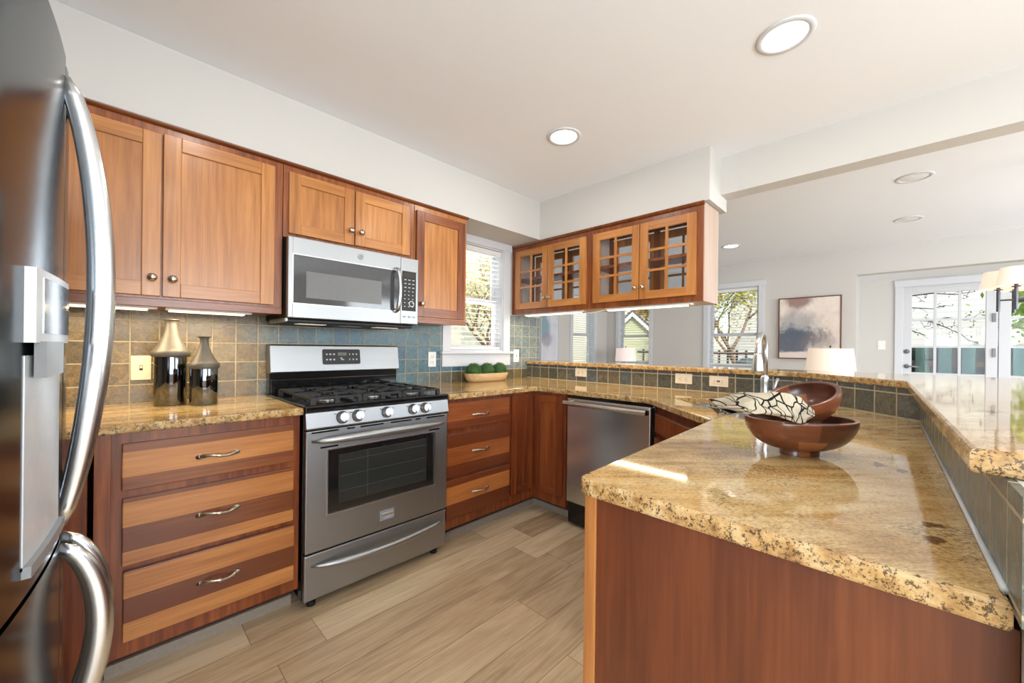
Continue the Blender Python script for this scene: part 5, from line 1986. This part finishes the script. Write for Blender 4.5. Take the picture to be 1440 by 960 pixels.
# kettle grill
gx, gy = 9.4, 2.28
t = thing('kettle_grill', 'grey covered kettle grill in the yard, seen through the blind', 'grill', (gx, gy, GZ))
M['grillgrey'] = plain('dull_grey_green', (92, 104, 98), .5)
m = MB()
m.lathe([(0, .60), (.10, .61), (.20, .68), (.25, .80), (0, .80)], (gx, gy, GZ + .45), 28)
m.build('kettle', 'grillgrey', t, smooth=True)
m = MB()
m.lathe([(.262, .80), (.262, .82), (.22, .95), (.12, 1.03), (0, 1.05), (0, .80)], (gx, gy, GZ + .45), 28)
m.build('lid', 'grillgrey', t, auto=50)
for a in range(3):
    MB().tube([(gx + .12 * math.cos(a * 2.1), gy + .12 * math.sin(a * 2.1), GZ + 1.08), (gx + .3 * math.cos(a * 2.1), gy + .3 * math.sin(a * 2.1), GZ)], .015, 8).build('leg', 'blackmatte', t)


# trees
M['bark'] = plain('grey_brown_bark', (150, 122, 92), .9, nscale=25, namt=.3)
M['bark_d'] = plain('dark_bark', (58, 44, 36), .9, nscale=25, namt=.3)
M['leaf_y'] = mat_leaf('yellow_autumn_leaf', (196, 140, 24), (228, 182, 50), (246, 214, 92), 3)
M['leaf_g'] = mat_leaf('yellow_green_leaf', (150, 152, 40), (196, 192, 66), (226, 216, 104), 3)
M['leaf_c'] = mat_leaf('pale_cream_green_leaf', (190, 176, 96), (222, 212, 150), (238, 234, 194), 4)
M['leaf_o'] = mat_leaf('olive_leaf', (56, 46, 28), (84, 70, 40), (112, 96, 56), 6)
M['leaf_p'] = mat_leaf('lime_leaf', (120, 158, 40), (168, 204, 66), (214, 226, 120), 3)


def tree(name, label, base, height, seed, leaf, nleaf, lsize, spread=.6, depth=5, lean=(0, 0), bark='bark', r0=.09, leafr=.25):
    rnd = random.Random(seed)
    t = thing(name, label, 'tree', base, 'trees and shrubs in the yards')
    m = MB()
    tips = []

    def grow(p, d, L, r, lv):
        pts, rad = [p], [r]
        for k in range(4):
            d = (d + Vector((rnd.uniform(-.14, .14), rnd.uniform(-.14, .14), rnd.uniform(-.04, .1)))).normalized()
            p = p + d * (L / 4)
            pts.append(p)
            rad.append(r * (1 - .11 * (k + 1)))
        m.tube(pts, rad, 6 if lv else 10)
        if lv >= 2:
            tips.extend(pts[1:])
        if lv >= depth:
            return
        for q in range(2 if lv else 4):
            a = rnd.uniform(0, 6.28)
            s_ = Vector((math.cos(a), math.sin(a), 0))
            nd = (d * (1 - spread * .5) + s_ * spread + Vector((0, 0, .12))).normalized()
            st = pts[-1] if (q == 0 or lv == 0 and q < 2) else pts[-2]
            grow(st, nd, L * rnd.uniform(.62, .82), r * .58, lv + 1)
    grow(Vector(base), Vector((lean[0], lean[1], 1)).normalized(), height * .30, r0, 0)
    m.build('branches', bark, t, smooth=True)
    f = MB()
    for k in range(nleaf):
        c = rnd.choice(tips) + Vector([rnd.gauss(0, leafr) for _ in range(3)])
        if c.z < GZ + .3:
            continue
        a = Vector((rnd.uniform(-1, 1), rnd.uniform(-1, 1), rnd.uniform(-1, 1))).normalized()
        b = a.orthogonal().normalized()
        s_ = lsize * rnd.uniform(.6, 1.2)
        f.bm.faces.new([f.v(c - a * s_), f.v(c + b * s_ * .5), f.v(c + a * s_), f.v(c - b * s_ * .5)])
    f.build('foliage', leaf, t, recalc=False)
    return t


tree('yard_tree', 'branching tree with yellow green leaves behind the blind, left of the framed painting', (11.6, 2.9, GZ), 5.6, 5, 'leaf_g', 8500, .05, .62, 6, (0, .1), r0=.085, leafr=.3)
tree('yard_tree', 'golden autumn tree behind the pale green shed', (20.5, 9.9, GZ), 8.0, 9, 'leaf_y', 9000, .13, .6, 5, leafr=.45, r0=.13)
def twig_tree():
    rnd = random.Random(4)
    t = thing('yard_tree', 'dark sparse twigs crossing the patio door view, in front of the white house', 'tree', (9.2, .9, GZ), 'trees and shrubs in the yards')
    m = MB()
    m.tube([(9.2, .9, GZ), (9.22, .85, .6), (9.2, .7, 1.3), (9.2, .5, 1.75), (9.2, .25, 1.98), (9.2, .0, 2.15)], [.05, .045, .035, .026, .02, .012], 10)
    limbs = [[(9.2, .55, 1.65), (9.2, .2, 1.76), (9.2, -.12, 1.735), (9.2, -.32, 1.70), (9.2, -.50, 1.60), (9.22, -.66, 1.49), (9.24, -.76, 1.37)],
             [(9.2, .40, 1.85), (9.25, .1, 1.95), (9.25, -.15, 1.93), (9.25, -.36, 1.90), (9.27, -.5, 1.95)],
             [(9.2, .2, 2.0), (9.15, -.1, 2.12), (9.15, -.35, 2.14), (9.15, -.6, 2.10), (9.15, -.8, 2.13)],
             [(9.2, .5, 1.6), (9.28, .1, 1.62), (9.28, -.14, 1.55), (9.28, -.3, 1.47)],
             [(9.2, -.32, 1.70), (9.15, -.52, 1.74), (9.15, -.70, 1.70), (9.15, -.86, 1.72)]]
    for L in limbs:
        m.tube(L, [.013 - .009 * i / (len(L) - 1) for i in range(len(L))], 7)
    spots = []
    for L in limbs:
        for p, q in zip(L, L[1:]):
            for k in range(3):
                s_ = rnd.random()
                a = Vector(p).lerp(Vector(q), s_)
                b = a + Vector((rnd.uniform(-.05, .05), rnd.uniform(-.12, .05), rnd.uniform(-.12, .12)))
                m.tube([a, a.lerp(b, .5) + Vector((0, 0, .012)), b], [.0035, .003, .002], 5)
                spots.append(b)
    m.build('branches', 'bark_d', t, smooth=True)
    f = MB()
    for k in range(190):
        c = rnd.choice(spots) + Vector([rnd.gauss(0, .022) for _ in range(3)])
        a = Vector((rnd.uniform(-.6, .6), rnd.uniform(-1, 1), rnd.uniform(-.6, .6))).normalized()
        b = a.orthogonal().normalized()
        s_ = rnd.uniform(.010, .026)
        f.bm.faces.new([f.v(c - a * s_), f.v(c + b * s_ * .45), f.v(c + a * s_), f.v(c - b * s_ * .45)])
    f.build('foliage', 'leaf_o', t, recalc=False)


twig_tree()
tree('yard_tree', 'bright lime green tree behind the fence, right of the patio door stile', (12.6, -2.75, GZ), 4.0, 14, 'leaf_p', 7000, .07, .5, 5, r0=.06, leafr=.2)
tree('yard_tree', 'leafy tree with pale yellowish leaves outside the kitchen window blind', (6.5, 7.2, GZ), 5.0, 31, 'leaf_c', 2600, .07, .62, 5, r0=.09)
